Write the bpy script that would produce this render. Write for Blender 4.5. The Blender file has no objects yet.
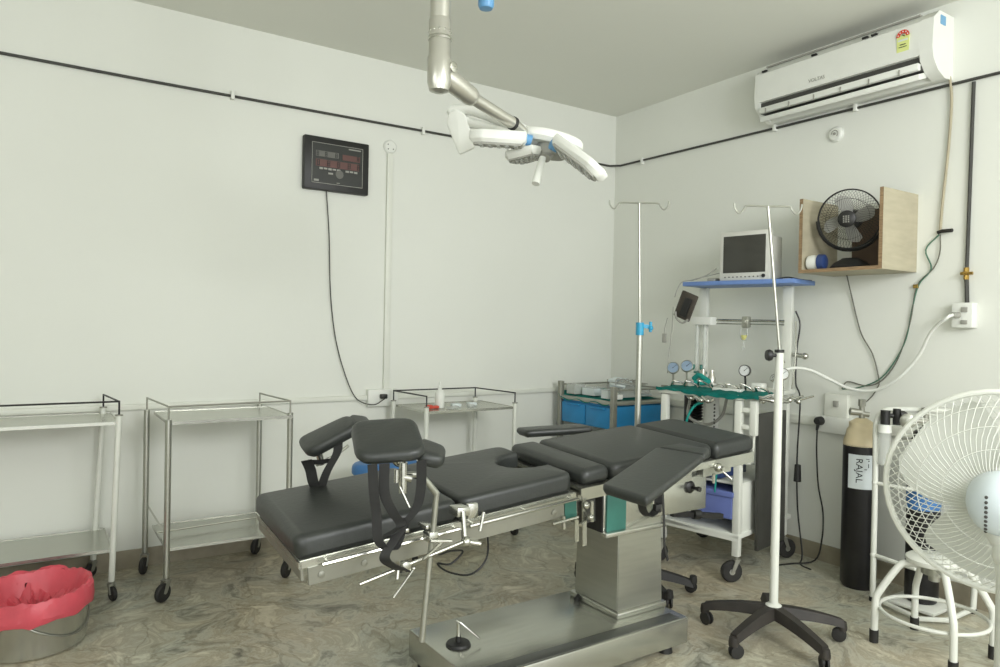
import bpy, bmesh, math, random
from mathutils import Vector as V, Matrix
random.seed(7)
COL = bpy.context.scene.collection
PI = math.pi
XR, YB, ZC = 3.95, 4.32, 3.067          # right wall, back wall, ceiling height
CAMH = 1.35

# ------------------------------------------------------------------ materials
def srgb(r, g, b):
    f = lambda c: ((c/255)/12.92 if c/255 <= 0.04045 else (((c/255)+0.055)/1.055)**2.4)
    return (f(r), f(g), f(b), 1)
def mat(name, rgb, rough=0.5, metal=0.0, var=0.06, scale=12, bump=0.0, bscale=None, trans=0.0, alpha=1.0, coat=0.0, stretch=None, spec=0.5):
    m = bpy.data.materials.new(name); m.use_nodes = True
    n, l = m.node_tree.nodes, m.node_tree.links
    b = n['Principled BSDF']
    c = srgb(*rgb)
    tc = n.new('ShaderNodeTexCoord'); mp = n.new('ShaderNodeMapping')
    l.new(tc.outputs['Object'], mp.inputs['Vector'])
    if stretch: mp.inputs['Scale'].default_value = stretch
    nz = n.new('ShaderNodeTexNoise'); nz.inputs['Scale'].default_value = scale; nz.inputs['Detail'].default_value = 5
    l.new(mp.outputs['Vector'], nz.inputs['Vector'])
    cr = n.new('ShaderNodeValToRGB')
    cr.color_ramp.elements[0].position = .3; cr.color_ramp.elements[1].position = .7
    cr.color_ramp.elements[0].color = (c[0]*(1-var), c[1]*(1-var), c[2]*(1-var), 1)
    cr.color_ramp.elements[1].color = (min(1, c[0]*(1+var)), min(1, c[1]*(1+var)), min(1, c[2]*(1+var)), 1)
    l.new(nz.outputs['Fac'], cr.inputs['Fac']); l.new(cr.outputs['Color'], b.inputs['Base Color'])
    b.inputs['Roughness'].default_value = rough; b.inputs['Metallic'].default_value = metal
    b.inputs['Transmission Weight'].default_value = trans; b.inputs['Alpha'].default_value = alpha
    b.inputs['Coat Weight'].default_value = coat
    b.inputs['Specular IOR Level'].default_value = spec
    if bump:
        bn = n.new('ShaderNodeBump'); bn.inputs['Strength'].default_value = bump; bn.inputs['Distance'].default_value = .01
        n2 = n.new('ShaderNodeTexNoise'); n2.inputs['Scale'].default_value = bscale or scale*4; n2.inputs['Detail'].default_value = 6
        l.new(mp.outputs['Vector'], n2.inputs['Vector'])
        l.new(n2.outputs['Fac'], bn.inputs['Height']); l.new(bn.outputs['Normal'], b.inputs['Normal'])
    return m
def floor_mat():
    m = bpy.data.materials.new('veined_stone_floor'); m.use_nodes = True
    n, l = m.node_tree.nodes, m.node_tree.links; b = n['Principled BSDF']
    tc = n.new('ShaderNodeTexCoord'); mp = n.new('ShaderNodeMapping'); mp.inputs['Rotation'].default_value = (0, 0, .5)
    l.new(tc.outputs['Object'], mp.inputs['Vector'])
    w = n.new('ShaderNodeTexNoise'); w.inputs['Scale'].default_value = 1.6; w.inputs['Detail'].default_value = 4; w.inputs['Distortion'].default_value = 1.2
    l.new(mp.outputs['Vector'], w.inputs['Vector'])
    ad = n.new('ShaderNodeMixRGB'); ad.blend_type = 'ADD'; ad.inputs['Fac'].default_value = .4
    l.new(mp.outputs['Vector'], ad.inputs[1]); l.new(w.outputs['Color'], ad.inputs[2])
    base = n.new('ShaderNodeTexNoise'); base.inputs['Scale'].default_value = 4.2; base.inputs['Detail'].default_value = 9; base.inputs['Roughness'].default_value = .7; base.inputs['Distortion'].default_value = .9
    l.new(ad.outputs[0], base.inputs['Vector'])
    cr = n.new('ShaderNodeValToRGB'); e = cr.color_ramp.elements
    e[0].position = .3; e[0].color = srgb(104, 102, 92)
    e[1].position = .72; e[1].color = srgb(216, 213, 200)
    for p, c in ((.40, (152, 151, 140)), (.47, (186, 185, 173)), (.53, (164, 158, 141)), (.60, (196, 193, 178))):
        q = e.new(p); q.color = srgb(*c)
    l.new(base.outputs['Fac'], cr.inputs['Fac'])
    # thin dark veins
    v = n.new('ShaderNodeTexNoise'); v.inputs['Scale'].default_value = 2.6; v.inputs['Detail'].default_value = 9; v.inputs['Distortion'].default_value = .9
    l.new(ad.outputs[0], v.inputs['Vector'])
    s = n.new('ShaderNodeMath'); s.operation = 'SUBTRACT'; s.inputs[1].default_value = .5; l.new(v.outputs['Fac'], s.inputs[0])
    a = n.new('ShaderNodeMath'); a.operation = 'ABSOLUTE'; l.new(s.outputs[0], a.inputs[0])
    vr = n.new('ShaderNodeValToRGB'); vr.color_ramp.elements[0].position = 0; vr.color_ramp.elements[0].color = (.55, .52, .48, 1)
    vr.color_ramp.elements[1].position = .028; vr.color_ramp.elements[1].color = (1, 1, 1, 1)
    l.new(a.outputs[0], vr.inputs['Fac'])
    mx = n.new('ShaderNodeMixRGB'); mx.blend_type = 'MULTIPLY'; mx.inputs['Fac'].default_value = .7
    l.new(cr.outputs['Color'], mx.inputs[1]); l.new(vr.outputs['Color'], mx.inputs[2])
    # big soft patches of grey green / warm brown
    p = n.new('ShaderNodeTexNoise'); p.inputs['Scale'].default_value = 1.3; p.inputs['Detail'].default_value = 3; l.new(mp.outputs['Vector'], p.inputs['Vector'])
    pr_ = n.new('ShaderNodeValToRGB'); pr_.color_ramp.elements[0].position = .38; pr_.color_ramp.elements[0].color = srgb(252, 255, 250)
    pr_.color_ramp.elements[1].position = .62; pr_.color_ramp.elements[1].color = srgb(255, 247, 236)
    l.new(p.outputs['Fac'], pr_.inputs['Fac'])
    m2 = n.new('ShaderNodeMixRGB'); m2.blend_type = 'MULTIPLY'; m2.inputs['Fac'].default_value = 1
    l.new(mx.outputs[0], m2.inputs[1]); l.new(pr_.outputs['Color'], m2.inputs[2])
    l.new(m2.outputs[0], b.inputs['Base Color']); b.inputs['Roughness'].default_value = .36
    return m
M = dict(
    wall=mat('painted_wall', (222, 224, 216), .75, var=.015, scale=1.2, bump=.05, bscale=25),
    ceil=mat('painted_ceiling', (226, 227, 218), .8, var=.01, scale=1),
    floor=floor_mat(),
    skirt=mat('stone_skirting', (146, 139, 120), .5, var=.22, scale=7),
    steel=mat('brushed_steel', (178, 179, 170), .3, .85, var=.05, scale=5, stretch=(1, 1, 12)),
    steelh=mat('brushed_steel_plate', (188, 189, 180), .27, .85, var=.06, scale=4, stretch=(1, 14, 1)),
    steeld=mat('dull_steel', (152, 152, 142), .4, .7, var=.08, scale=9),
    chrome=mat('chrome', (196, 196, 188), .24, 1, var=.02),
    white=mat('white_enamel', (216, 218, 209), .35, var=.03, scale=9),
    whitep=mat('white_plastic', (222, 224, 217), .4, var=.015),
    trunk=mat('white_trunking', (220, 222, 212), .5, var=.02),
    black=mat('black_plastic', (30, 30, 29), .45, var=.15),
    dkgrey=mat('dark_grey_plastic', (58, 58, 54), .5, var=.12),
    cushion=mat('black_leatherette', (48, 51, 49), .42, var=.1, scale=6, bump=.1, bscale=60, spec=.6),
    strap=mat('black_webbing', (34, 34, 33), .7, var=.15, scale=40),
    rubber=mat('black_rubber', (36, 35, 33), .6, var=.2, scale=20),
    brownrub=mat('worn_black_plastic', (46, 42, 38), .55, var=.3, scale=14),
    blue=mat('blue_enamel', (34, 134, 192), .4, var=.06),
    clampblue=mat('blue_clamp_plastic', (48, 152, 190), .35, var=.04),
    lampblue=mat('lamp_blue_plastic', (92, 146, 190), .35, var=.04),
    shelfblue=mat('blue_shelf_laminate', (104, 134, 190), .45, var=.05),
    drawer=mat('violet_blue_plastic', (100, 114, 172), .4, var=.06),
    stoolblue=mat('blue_leatherette', (60, 112, 168), .45, var=.08),
    green=mat('surgical_green_cloth', (22, 140, 130), .85, var=.12, scale=25, bump=.3, bscale=30),
    teal=mat('teal_reflection_and_knob', (66, 122, 112), .3, .3, var=.3, scale=3),  # column reflection put into the colour; also used for the flow knobs
    pink=mat('pink_plastic_liner', (206, 82, 94), .42, var=.12, scale=9, bump=.25, bscale=16),
    ply=mat('plywood', (172, 165, 142), .65, var=.09, scale=6, stretch=(1, 1, 5)),
    plyedge=mat('plywood_edge', (146, 122, 92), .75, var=.25, scale=20, stretch=(1, 1, 9)),
    brown=mat('brown_board', (92, 76, 62), .7, var=.12, scale=8),
    cylblack=mat('black_gas_cylinder_paint', (24, 23, 24), .4, var=.3, scale=14),
    cylcream=mat('cream_cylinder_paint', (206, 192, 158), .5, var=.08),
    label=mat('paper_label', (206, 214, 214), .7, var=.04),
    ink=mat('black_ink', (30, 32, 36), .7),
    screen=mat('dark_screen', (62, 62, 57), .18, var=.03),
    moncase=mat('monitor_casing', (204, 204, 196), .45, var=.02),
    red=mat('red_plastic', (196, 72, 54), .45, var=.1),
    grey=mat('grey_plastic', (150, 150, 142), .45, var=.05),
    aluminium=mat('lamp_metal', (196, 195, 186), .28, .75, var=.03),
    fangrey=mat('smoky_blade_plastic', (188, 188, 182), .35, var=.06, alpha=.85),
    clear=mat('clear_plastic', (214, 218, 212), .2, var=.02, alpha=.4),
    brass=mat('brass', (170, 140, 74), .35, .8, var=.1),
    yellow=mat('pale_yellow_liquid', (206, 204, 128), .3, var=.05, alpha=.8),
    gaugeface=mat('gauge_face', (214, 216, 214), .3, var=.03),
    gaugeblue=mat('blue_grey_gauge_face', (130, 150, 170), .3, var=.05),
    wiregreen=mat('green_wire', (60, 104, 84), .6, var=.1),
    wiregrey=mat('grey_wire', (98, 98, 88), .6, var=.1),
    cordbeige=mat('beige_cord', (168, 160, 136), .6, var=.05),
    led=mat('dim_led', (92, 58, 52), .4, var=.05),
    ledgrey=mat('grey_digit_window', (96, 96, 90), .4, var=.05),
    labelgreen=mat('pale_green_label', (214, 222, 142), .5, var=.04),
    labelred=mat('label_red', (206, 66, 42), .5, var=.04),
    labelblue=mat('label_blue', (110, 160, 196), .5, var=.04),
    navy=mat('navy_plastic', (44, 64, 112), .45, var=.06),
)

# ------------------------------------------------------------------ mesh helpers (world coordinates)
def frame_from_dir(d):
    d = V(d).normalized(); up = V((0, 0, 1)) if abs(d.z) < .95 else V((1, 0, 0))
    x = up.cross(d).normalized(); y = d.cross(x).normalized()
    return x, y, d
def B(): return bmesh.new()
def ring(bm, c, x, y, r, seg, r2=None):
    r2 = r if r2 is None else r2
    return [bm.verts.new(V(c)+x*math.cos(2*PI*i/seg)*r+y*math.sin(2*PI*i/seg)*r2) for i in range(seg)]
def bridge(bm, a, b):
    n = len(a)
    for i in range(n): bm.faces.new((a[i], a[(i+1) % n], b[(i+1) % n], b[i]))
def cap(bm, a, flip=False):
    try: bm.faces.new(a[::-1] if flip else a)
    except ValueError: pass
def lathe(bm, prof, origin=(0, 0, 0), axis=(0, 0, 1), seg=24, caps=True):
    x, y, z = frame_from_dir(axis); o = V(origin); rs = [ring(bm, o+z*h, x, y, max(r, 1e-4), seg) for r, h in prof]
    for a, b in zip(rs, rs[1:]): bridge(bm, a, b)
    if caps: cap(bm, rs[0], True); cap(bm, rs[-1])
def cyl(bm, p0, p1, r, r1=None, seg=14):
    p0, p1 = V(p0), V(p1); lathe(bm, [(r, 0), (r if r1 is None else r1, (p1-p0).length)], p0, p1-p0, seg)
def smooth_pts(pts, k=5):
    P = [V(p) for p in pts]
    if len(P) < 3: return P
    out = []
    Q = [P[0]*2-P[1]]+P+[P[-1]*2-P[-2]]
    for i in range(1, len(Q)-2):
        for j in range(k):
            t = j/k; a, b, c, d = Q[i-1], Q[i], Q[i+1], Q[i+2]
            out.append(.5*((2*b)+(c-a)*t+(2*a-5*b+4*c-d)*t*t+(3*b-a-3*c+d)*t**3))
    return out+[P[-1]]
def tube(bm, pts, r, seg=8, smooth=0, closed=False, flat=None):
    P = smooth_pts(pts, smooth) if smooth else [V(p) for p in pts]
    rs = []; n = len(P); prevx = None
    for i, p in enumerate(P):
        if closed: d = (P[(i+1) % n]-P[i-1])
        else: d = (P[min(i+1, n-1)]-P[max(i-1, 0)])
        if d.length < 1e-9: d = V((0, 0, 1))
        d.normalize()
        if prevx is None: x, y, _ = frame_from_dir(d)
        else:
            x = (prevx-d*prevx.dot(d)).normalized(); y = d.cross(x)
        prevx = x
        rs.append(ring(bm, p, x, y, r, seg, flat))
    for a, b in zip(rs, rs[1:]): bridge(bm, a, b)
    if closed: bridge(bm, rs[-1], rs[0])
    else: cap(bm, rs[0], True); cap(bm, rs[-1])
def ribbon(bm, pts, wdir, w, th=.003, smooth=5):
    P = smooth_pts(pts, smooth); wd = V(wdir).normalized()*w/2; prev = None
    for i, p in enumerate(P):
        d = (P[min(i+1, len(P)-1)]-P[max(i-1, 0)]).normalized(); n = d.cross(wd).normalized()*th/2
        q = [bm.verts.new(p+wd+n), bm.verts.new(p-wd+n), bm.verts.new(p-wd-n), bm.verts.new(p+wd-n)]
        if prev: bridge(bm, prev, q)
        else: cap(bm, q, True)
        prev = q
    cap(bm, prev)
def box(bm, c, s, bev=0.0, ax=None):
    c = V(c); X, Y, Z = ax if ax else (V((1, 0, 0)), V((0, 1, 0)), V((0, 0, 1)))
    vs = [bm.verts.new(c+X*s[0]/2*i+Y*s[1]/2*j+Z*s[2]/2*k) for i in (-1, 1) for j in (-1, 1) for k in (-1, 1)]
    F = [(0, 1, 3, 2), (4, 6, 7, 5), (0, 4, 5, 1), (2, 3, 7, 6), (0, 2, 6, 4), (1, 5, 7, 3)]
    fs = [bm.faces.new([vs[i] for i in f]) for f in F]
    if bev > 0:
        es = list({e for f in fs for e in f.edges})
        bmesh.ops.bevel(bm, geom=es, offset=bev, segments=2, affect='EDGES', profile=.5)
def boxab(bm, a, b, bev=0.0):
    a, b = V(a), V(b); box(bm, (a+b)/2, [abs(b[i]-a[i]) for i in range(3)], bev)
def bar(bm, p0, p1, w, h, up=(0, 0, 1), bev=0.0):
    p0, p1 = V(p0), V(p1); d = (p1-p0); L = d.length; d.normalize()
    x = V(up).cross(d).normalized(); z = d.cross(x).normalized()
    box(bm, (p0+p1)/2, (w, L, h), bev, (x, d, z))
def ball(bm, c, r, s=(1, 1, 1), u=14, v=9):
    c = V(c)
    mtx = Matrix.Translation(c) @ Matrix.Diagonal((r*s[0], r*s[1], r*s[2], 1))
    bmesh.ops.create_uvsphere(bm, u_segments=u, v_segments=v, radius=1, matrix=mtx)
def round_poly(pts, r, k=4):
    out = []; n = len(pts)
    rr = r if isinstance(r, (list, tuple)) else [r]*n
    for i, p in enumerate(pts):
        a, b, c = V(pts[i-1]), V(p), V(pts[(i+1) % n]); q = rr[i]
        if q <= 0: out.append(b); continue
        u = (a-b); v = (c-b); q = min(q, u.length*.45, v.length*.45)
        s, e = b+u.normalized()*q, b+v.normalized()*q
        for j in range(k+1):
            t = j/k; out.append(s*(1-t)**2+b*2*t*(1-t)+e*t*t)
    return out
def slab(bm, outline, mapf, top, th, r=.02):
    """solid with rounded top edge; outline 2-D counter-clockwise in metres, mapf(u,v,h) -> world"""
    n = len(outline); nr = []
    for i in range(n):
        d = (outline[(i+1) % n]-outline[i-1]); d.normalize(); nr.append(V((-d.y, d.x)))
    lay = [(.012, -th), (0, -th+.014), (0, -r), (r*.12, -r*.5), (r*.45, -r*.15), (r*1.05, 0)]
    rs = []
    for ins, h in lay:
        rs.append([bm.verts.new(mapf(*(outline[i]+nr[i]*ins), top+h)) for i in range(n)])
    for a, b in zip(rs, rs[1:]): bridge(bm, a, b)
    cap(bm, rs[0], True); cap(bm, rs[-1])
    bmesh.ops.triangulate(bm, faces=[f for f in bm.faces if len(f.verts) > 4])
def quadmap(c):
    c = [V(p) for p in c]; n = (c[1]-c[0]).cross(c[3]-c[0]).normalized()
    if n.z < 0: n = -n
    L = ((c[1]-c[0]).length+(c[2]-c[3]).length)/2; W = ((c[3]-c[0]).length+(c[2]-c[1]).length)/2
    def f(u, v, h):
        a, b = u/L, v/W
        return c[0]*(1-a)*(1-b)+c[1]*a*(1-b)+c[2]*a*b+c[3]*(1-a)*b+n*h
    return f, L, W
def quadpad(bm, c, th, r=.02, corner=.04):
    f, L, W = quadmap(c)
    slab(bm, round_poly([V((0, 0)), V((L, 0)), V((L, W)), V((0, W))], corner), f, 0, th, r)

LOC = {}
def obj(name, bm, m, parent=None, smooth=True, angle=40):
    bmesh.ops.recalc_face_normals(bm, faces=bm.faces[:])
    lo = V((min(v.co.x for v in bm.verts), min(v.co.y for v in bm.verts), min(v.co.z for v in bm.verts)))
    hi = V((max(v.co.x for v in bm.verts), max(v.co.y for v in bm.verts), max(v.co.z for v in bm.verts)))
    c = (lo+hi)/2; bmesh.ops.translate(bm, vec=-c, verts=bm.verts[:])
    me = bpy.data.meshes.new(name)
    if smooth:
        for f in bm.faces: f.smooth = True
        for e in bm.edges:
            if len(e.link_faces) == 2 and e.calc_face_angle(0) > math.radians(angle): e.smooth = False
    bm.to_mesh(me); bm.free()
    me.materials.append(M[m] if isinstance(m, str) else m)
    o = bpy.data.objects.new(name, me); COL.objects.link(o)
    LOC[o.name] = c
    if parent: o.parent = parent; o.location = c-LOC[parent.name]
    else: o.location = c
    return o
def tag(o, label, cat, group=None, kind=None):
    o['label'] = label; o['category'] = cat
    if group: o['group'] = group
    if kind: o['kind'] = kind
    return o
def thing(name, loc, label, cat, group=None):
    o = bpy.data.objects.new(name, None); o.empty_display_size = .05; COL.objects.link(o)
    o.location = loc; LOC[o.name] = V(loc); return tag(o, label, cat, group)
def struct(name, bm, m, label=None, cat=None):
    o = obj(name, bm, m, smooth=False); o['kind'] = 'structure'
    if label: o['label'] = label; o['category'] = cat
    return o
def text_mesh(txt, size, mapf, ext=.0006):
    """letters as mesh in a bmesh, laid out by mapf(x, y, h); centred"""
    cu = bpy.data.curves.new('t', 'FONT'); cu.body = txt; cu.size = size; cu.align_x = 'CENTER'; cu.align_y = 'CENTER'; cu.extrude = ext; cu.resolution_u = 3
    t = bpy.data.objects.new('t', cu); COL.objects.link(t)
    dg = bpy.context.evaluated_depsgraph_get(); me = bpy.data.meshes.new_from_object(t.evaluated_get(dg))
    bm = B(); bm.from_mesh(me)
    for v in bm.verts: v.co = V(mapf(v.co.x, v.co.y, v.co.z))
    bpy.data.objects.remove(t); bpy.data.curves.remove(cu); bpy.data.meshes.remove(me)
    return bm

# ------------------------------------------------------------------ the room
X0, Y0 = -2.2, -2.2
b = B(); boxab(b, (X0-.1, Y0-.1, -.1), (XR+.1, YB+.1, 0)); struct('floor', b, 'floor', 'veined grey and beige stone floor of the operating room', 'floor')
b = B(); boxab(b, (X0-.1, Y0-.1, ZC), (XR+.1, YB+.1, ZC+.1)); struct('ceiling', b, 'ceil', 'plain pale ceiling over the operating room', 'ceiling')
b = B(); boxab(b, (X0-.1, YB, 0), (XR+.1, YB+.1, ZC)); struct('wall_back', b, 'wall', 'off-white painted wall carrying the digital clock', 'wall')
b = B(); boxab(b, (XR, Y0-.1, 0), (XR+.1, YB, ZC)); struct('wall_right', b, 'wall', 'off-white painted wall carrying the air conditioner', 'wall')
b = B(); boxab(b, (X0-.1, Y0-.1, 0), (X0, YB, ZC)); struct('wall_left', b, 'wall')
b = B(); boxab(b, (X0, YB-.012, 0), (XR-.012, YB, .1)); struct('baseboard_back', b, 'skirt')
b = B(); boxab(b, (XR-.012, Y0, 0), (XR, YB, .1)); struct('baseboard_right', b, 'skirt')

# cable runs on the walls
t = thing('cable_conduit', (1.5, YB, 2.66), 'long dark conduit running high round both walls through the corner', 'conduit')
b = B(); tube(b, [(X0, YB-.012, 2.655), (.5, YB-.012, 2.65), (2.5, YB-.012, 2.66), (XR-.07, YB-.012, 2.66), (XR-.012, YB-.07, 2.66), (XR-.012, 2.8, 2.645), (XR-.012, 1.7, 2.64), (XR-.012, 0.2, 2.62)], .008, 8)
obj('pipe', b, 'dkgrey', t)
for p in [(-.3, YB), (.97, YB), (2.2, YB), (2.9, YB), (XR, 4.0), (XR, 2.83), (XR, 2.3)]:
    b = B()
    if p[0] < XR: box(b, (p[0], YB-.014, 2.657), (.02, .03, .05), .003)
    else: box(b, (XR-.014, p[1], 2.65), (.03, .02, .05), .003)
    obj('clip', b, 'whitep', t)
t = thing('drop_conduit', (XR, 1.69, 1.5), 'dark conduit dropping down the right wall to the switch box', 'conduit')
b = B(); tube(b, [(XR-.012, 1.69, 2.625), (XR-.012, 1.70, 1.69)], .009, 8); tube(b, [(XR-.012, 1.70, 1.64), (XR-.012, 1.695, 1.52)], .0105, 8); obj('pipe', b, 'dkgrey', t)
b = B(); tube(b, [(XR-.016, 1.70, 1.635), (XR-.016, 1.70, 1.695)], .013, 8); cyl(b, (XR-.03, 1.72, 1.665), (XR-.03, 1.665, 1.665), .008); cyl(b, (XR-.02, 1.70, 1.665), (XR-.05, 1.70, 1.665), .008); obj('valve', b, 'brass', t)
t = thing('wall_trunking', (1.0, YB, .88), 'white trunking strip running waist-high along the clock wall', 'trunking')
b = B(); boxab(b, (X0, YB-.022, .862), (XR-.03, YB, .892), .002); obj('strip', b, 'trunk', t)
t = thing('wall_trunking', (XR, 3.2, .86), 'white trunking strip waist-high on the right wall behind the anaesthesia trolley', 'trunking')
b = B(); boxab(b, (XR-.022, .2, .80), (XR, YB-.03, .85), .002); obj('strip', b, 'trunk', t)
t = thing('vertical_trunking', (1.96, YB, 1.7), 'white vertical trunking strip rising from the trunking to a round cover', 'trunking')
b = B(); boxab(b, (1.945, YB-.02, .89), (1.985, YB, 2.47), .002); obj('strip', b, 'trunk', t)
b = B(); lathe(b, [(.045, 0), (.045, .012), (.036, .02), (.0, .021)], (1.965, YB, 2.515), (0, -1, 0)); o = obj('junction_cover', b, 'whitep'); tag(o, 'round white junction cover above the vertical trunking strip', 'junction cover')
b = B()
for dx, dz in ((-.02, .012), (.018, -.015), (-.018, -.018)): cyl(b, (1.965+dx, YB-.019, 2.515+dz), (1.965+dx, YB-.023, 2.515+dz), .004)
obj('screw', b, 'dkgrey', o)
b = B(); lathe(b, [(.045, 0), (.045, .012), (.034, .022), (.0, .023)], (XR, 2.42, 2.52), (-1, 0, 0)); o = obj('junction_cover', b, 'whitep'); tag(o, 'round white junction cover under the air conditioner', 'junction cover')
b = B(); tube(b, [(XR-.024, 2.42+.02*math.cos(a*.5), 2.52+.02*math.sin(a*.5)) for a in range(0, 9)], .0025, 6); cyl(b, (XR-.02, 2.42, 2.52), (XR-.03, 2.42, 2.52), .008); obj('centre_hook', b, 'grey', o)

# sockets
t = thing('wall_socket', (1.93, YB, .87), 'white socket plate on the clock wall with the clock plug', 'socket')
b = B(); boxab(b, (1.83, YB-.04, .82), (2.04, YB, .93), .004); obj('plate', b, 'whitep', t)
b = B(); box(b, (1.93, YB-.055, .885), (.045, .035, .03), .006); obj('plug', b, 'black', t)
t = thing('wall_socket', (XR, 2.4, .8), 'wide white socket box holding a black plug beside the black cylinder', 'socket')
b = B(); boxab(b, (XR-.045, 2.27, .77), (XR, 2.49, .865), .004); obj('box', b, 'whitep', t)
b = B(); boxab(b, (XR-.03, 2.30, .865), (XR, 2.44, 1.0), .004); obj('plate', b, 'trunk', t)
b = B(); boxab(b, (XR-.042, 2.35, .925), (XR-.03, 2.38, .96), .002); obj('switch', b, 'grey', t)
b = B(); lathe(b, [(.026, 0), (.026, .03), (.018, .045)], (XR-.045, 2.45, .835), (-1, 0, 0), 16); cyl(b, (XR-.07, 2.45, .83), (XR-.075, 2.455, .78), .012, .007); obj('plug', b, 'black', t)
t = thing('switch_box', (XR, 1.7, 1.45), 'white switch box at the foot of the drop conduit', 'switch box')
b = B(); boxab(b, (XR-.06, 1.65, 1.392), (XR, 1.745, 1.517), .004); obj('box', b, 'whitep', t)
b = B(); boxab(b, (XR-.068, 1.67, 1.47), (XR-.06, 1.70, 1.495), .002); boxab(b, (XR-.068, 1.67, 1.41), (XR-.06, 1.70, 1.43), .002); obj('switch', b, 'grey', t)
b = B(); cyl(b, (XR-.06, 1.715, 1.455), (XR-.105, 1.72, 1.455), .016, .013); obj('plug', b, 'grey', t)

# ------------------------------------------------------------------ digital wall clock
t = thing('digital_clock', (1.595, YB, 2.33), 'black digital clock panel high on the wall', 'clock')
cx0, cx1, cz0, cz1 = 1.385, 1.805, 2.172, 2.498
b = B(); boxab(b, (cx0, YB-.045, cz0), (cx1, YB, cz1), .008); fr = obj('frame', b, 'black', t)
b = B(); boxab(b, (cx0+.045, YB-.05, cz0+.04), (cx1-.045, YB-.044, cz1-.04)); fc = obj('face', b, mat('clock_face', (38, 40, 37), .3, var=.04), t)
b = B()
for (a0, z0, a1, z1) in ((cx0+.045, cz1-.042, cx1-.045, cz1-.039), (cx0+.045, cz0+.039, cx1-.045, cz0+.042), (cx0+.045, cz0+.04, cx0+.048, cz1-.04), (cx1-.048, cz0+.04, cx1-.045, cz1-.04)):
    boxab(b, (a0, YB-.052, z0), (a1, YB-.049, z1))
obj('border_line', b, 'grey', fc)
def rowrect(x0, z0, x1, z1, m, nm):
    b = B(); boxab(b, (x0, YB-.0525, z0), (x1, YB-.049, z1)); return obj(nm, b, m, fc)
rowrect(1.455, 2.375, 1.60, 2.41, 'ledgrey', 'digit_window'); rowrect(1.625, 2.37, 1.74, 2.405, 'led', 'digit_window')
rowrect(1.455, 2.315, 1.735, 2.358, 'led', 'digit_window')
b = B()
def seg7(b, x, z, h, on='abcdefg'):
    w = h*.5; t_ = h*.1; y = YB-.054
    S = dict(a=(x, z+h, x+w, z+h-t_), g=(x, z+h/2+t_/2, x+w, z+h/2-t_/2), d=(x, z, x+w, z+t_), f=(x, z+h/2, x+t_, z+h), e=(x, z, x+t_, z+h/2), b=(x+w-t_, z+h/2, x+w, z+h), c=(x+w-t_, z, x+w, z+h/2))
    for k in on:
        q = S[k]; boxab(b, (q[0], y-.001, min(q[1], q[3])), (q[2], y+.002, max(q[1], q[3])))
for x in (1.462, 1.528, 1.592, 1.66, 1.722): seg7(b, x, 2.32, .034)
for x in (1.460, 1.512, 1.578, 1.72): seg7(b, x, 2.378, .027)
obj('digits', b, 'black', fc)
b = B()
for i in range(9): 
    if i != 5: boxab(b, (1.478+i*.028, YB-.0525, 2.297+(.002 if i % 2 else 0)), (1.500+i*.028, YB-.049, 2.309))
boxab(b, (1.535, YB-.0525, 2.272), (1.565, YB-.049, 2.282)); boxab(b, (1.665, YB-.0525, 2.447), (1.745, YB-.049, 2.440))
boxab(b, (1.445, YB-.0525, 2.222), (1.475, YB-.049, 2.234)); boxab(b, (1.59, YB-.0525, 2.222), (1.61, YB-.049, 2.226))
obj('caption_marks', b, 'grey', fc)
b = B(); lathe(b, [(.026, 0), (.026, .004)], (1.607, YB-.049, 2.278), (0, -1, 0), 20); obj('round_window', b, 'ledgrey', fc)
b = B(); tube(b, [(1.535, YB-.02, 2.18), (1.56, YB-.015, 1.9), (1.575, YB-.015, 1.55), (1.615, YB-.015, 1.25), (1.69, YB-.02, 1.0), (1.76, YB-.03, .87), (1.86, YB-.06, .835), (1.93, YB-.07, .87)], .0035, 6, smooth=5)
tag(obj('clock_cord', b, 'dkgrey'), 'thin dark cord hanging from the wall clock to its socket', 'cord')

# ------------------------------------------------------------------ air conditioner
t = thing('air_conditioner', (XR, 2.35, 2.8), 'white split air conditioner high on the right wall', 'air conditioner')
ay0, ay1, az0, az1 = 1.80, 2.84, 2.665, 2.985
def acprof(y0, y1, pts, bm):
    a = [bm.verts.new((XR-d, y0, z)) for d, z in pts]; c = [bm.verts.new((XR-d, y1, z)) for d, z in pts]
    bridge(bm, a, c); cap(bm, a); cap(bm, c, True)
b = B(); acprof(ay0+.06, ay1-.02, [(0, az0), (.07, az0-.005), (.10, az0+.03), (.10, az0+.09), (.205, az0+.10), (.215, az0+.14), (.205, az1-.05), (.15, az1), (0, az1)], b); obj('body', b, 'whitep', t)
b = B(); acprof(ay0-.005, ay0+.06, [(0, az0), (.08, az0-.006), (.15, az0+.02), (.20, az0+.07), (.215, az0+.13), (.205, az1-.045), (.15, az1), (0, az1)], b); obj('end_cap', b, 'whitep', t)
b = B(); acprof(ay1-.03, ay1, [(0, az0), (.08, az0-.006), (.15, az0+.02), (.20, az0+.07), (.212, az0+.13), (.203, az1-.045), (.15, az1), (0, az1)], b); obj('end_cap', b, 'whitep', t)
b = B(); boxab(b, (XR-.185, ay0+.06, az0+.03), (XR-.09, ay1-.03, az0+.10)); obj('outlet_slot', b, mat('dark_slot', (64, 64, 60), .6), t)
b = B(); bar(b, (XR-.20, ay0+.062, az0+.045), (XR-.20, ay1-.04, az0+.045), .03, .035, bev=.004); bar(b, (XR-.165, ay0+.062, az0+.005), (XR-.165, ay1-.035, az0+.005), .08, .03, up=(-.35, 0, 1), bev=.004); fl = obj('flap', b, 'whitep', t)
for k in range(6):
    b = B(); boxab(b, (XR-.222, ay0+.15+k*.16, az0+.02), (XR-.214, ay0+.155+k*.16, az0+.05)); obj('clip', b, 'grey', fl)
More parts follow.
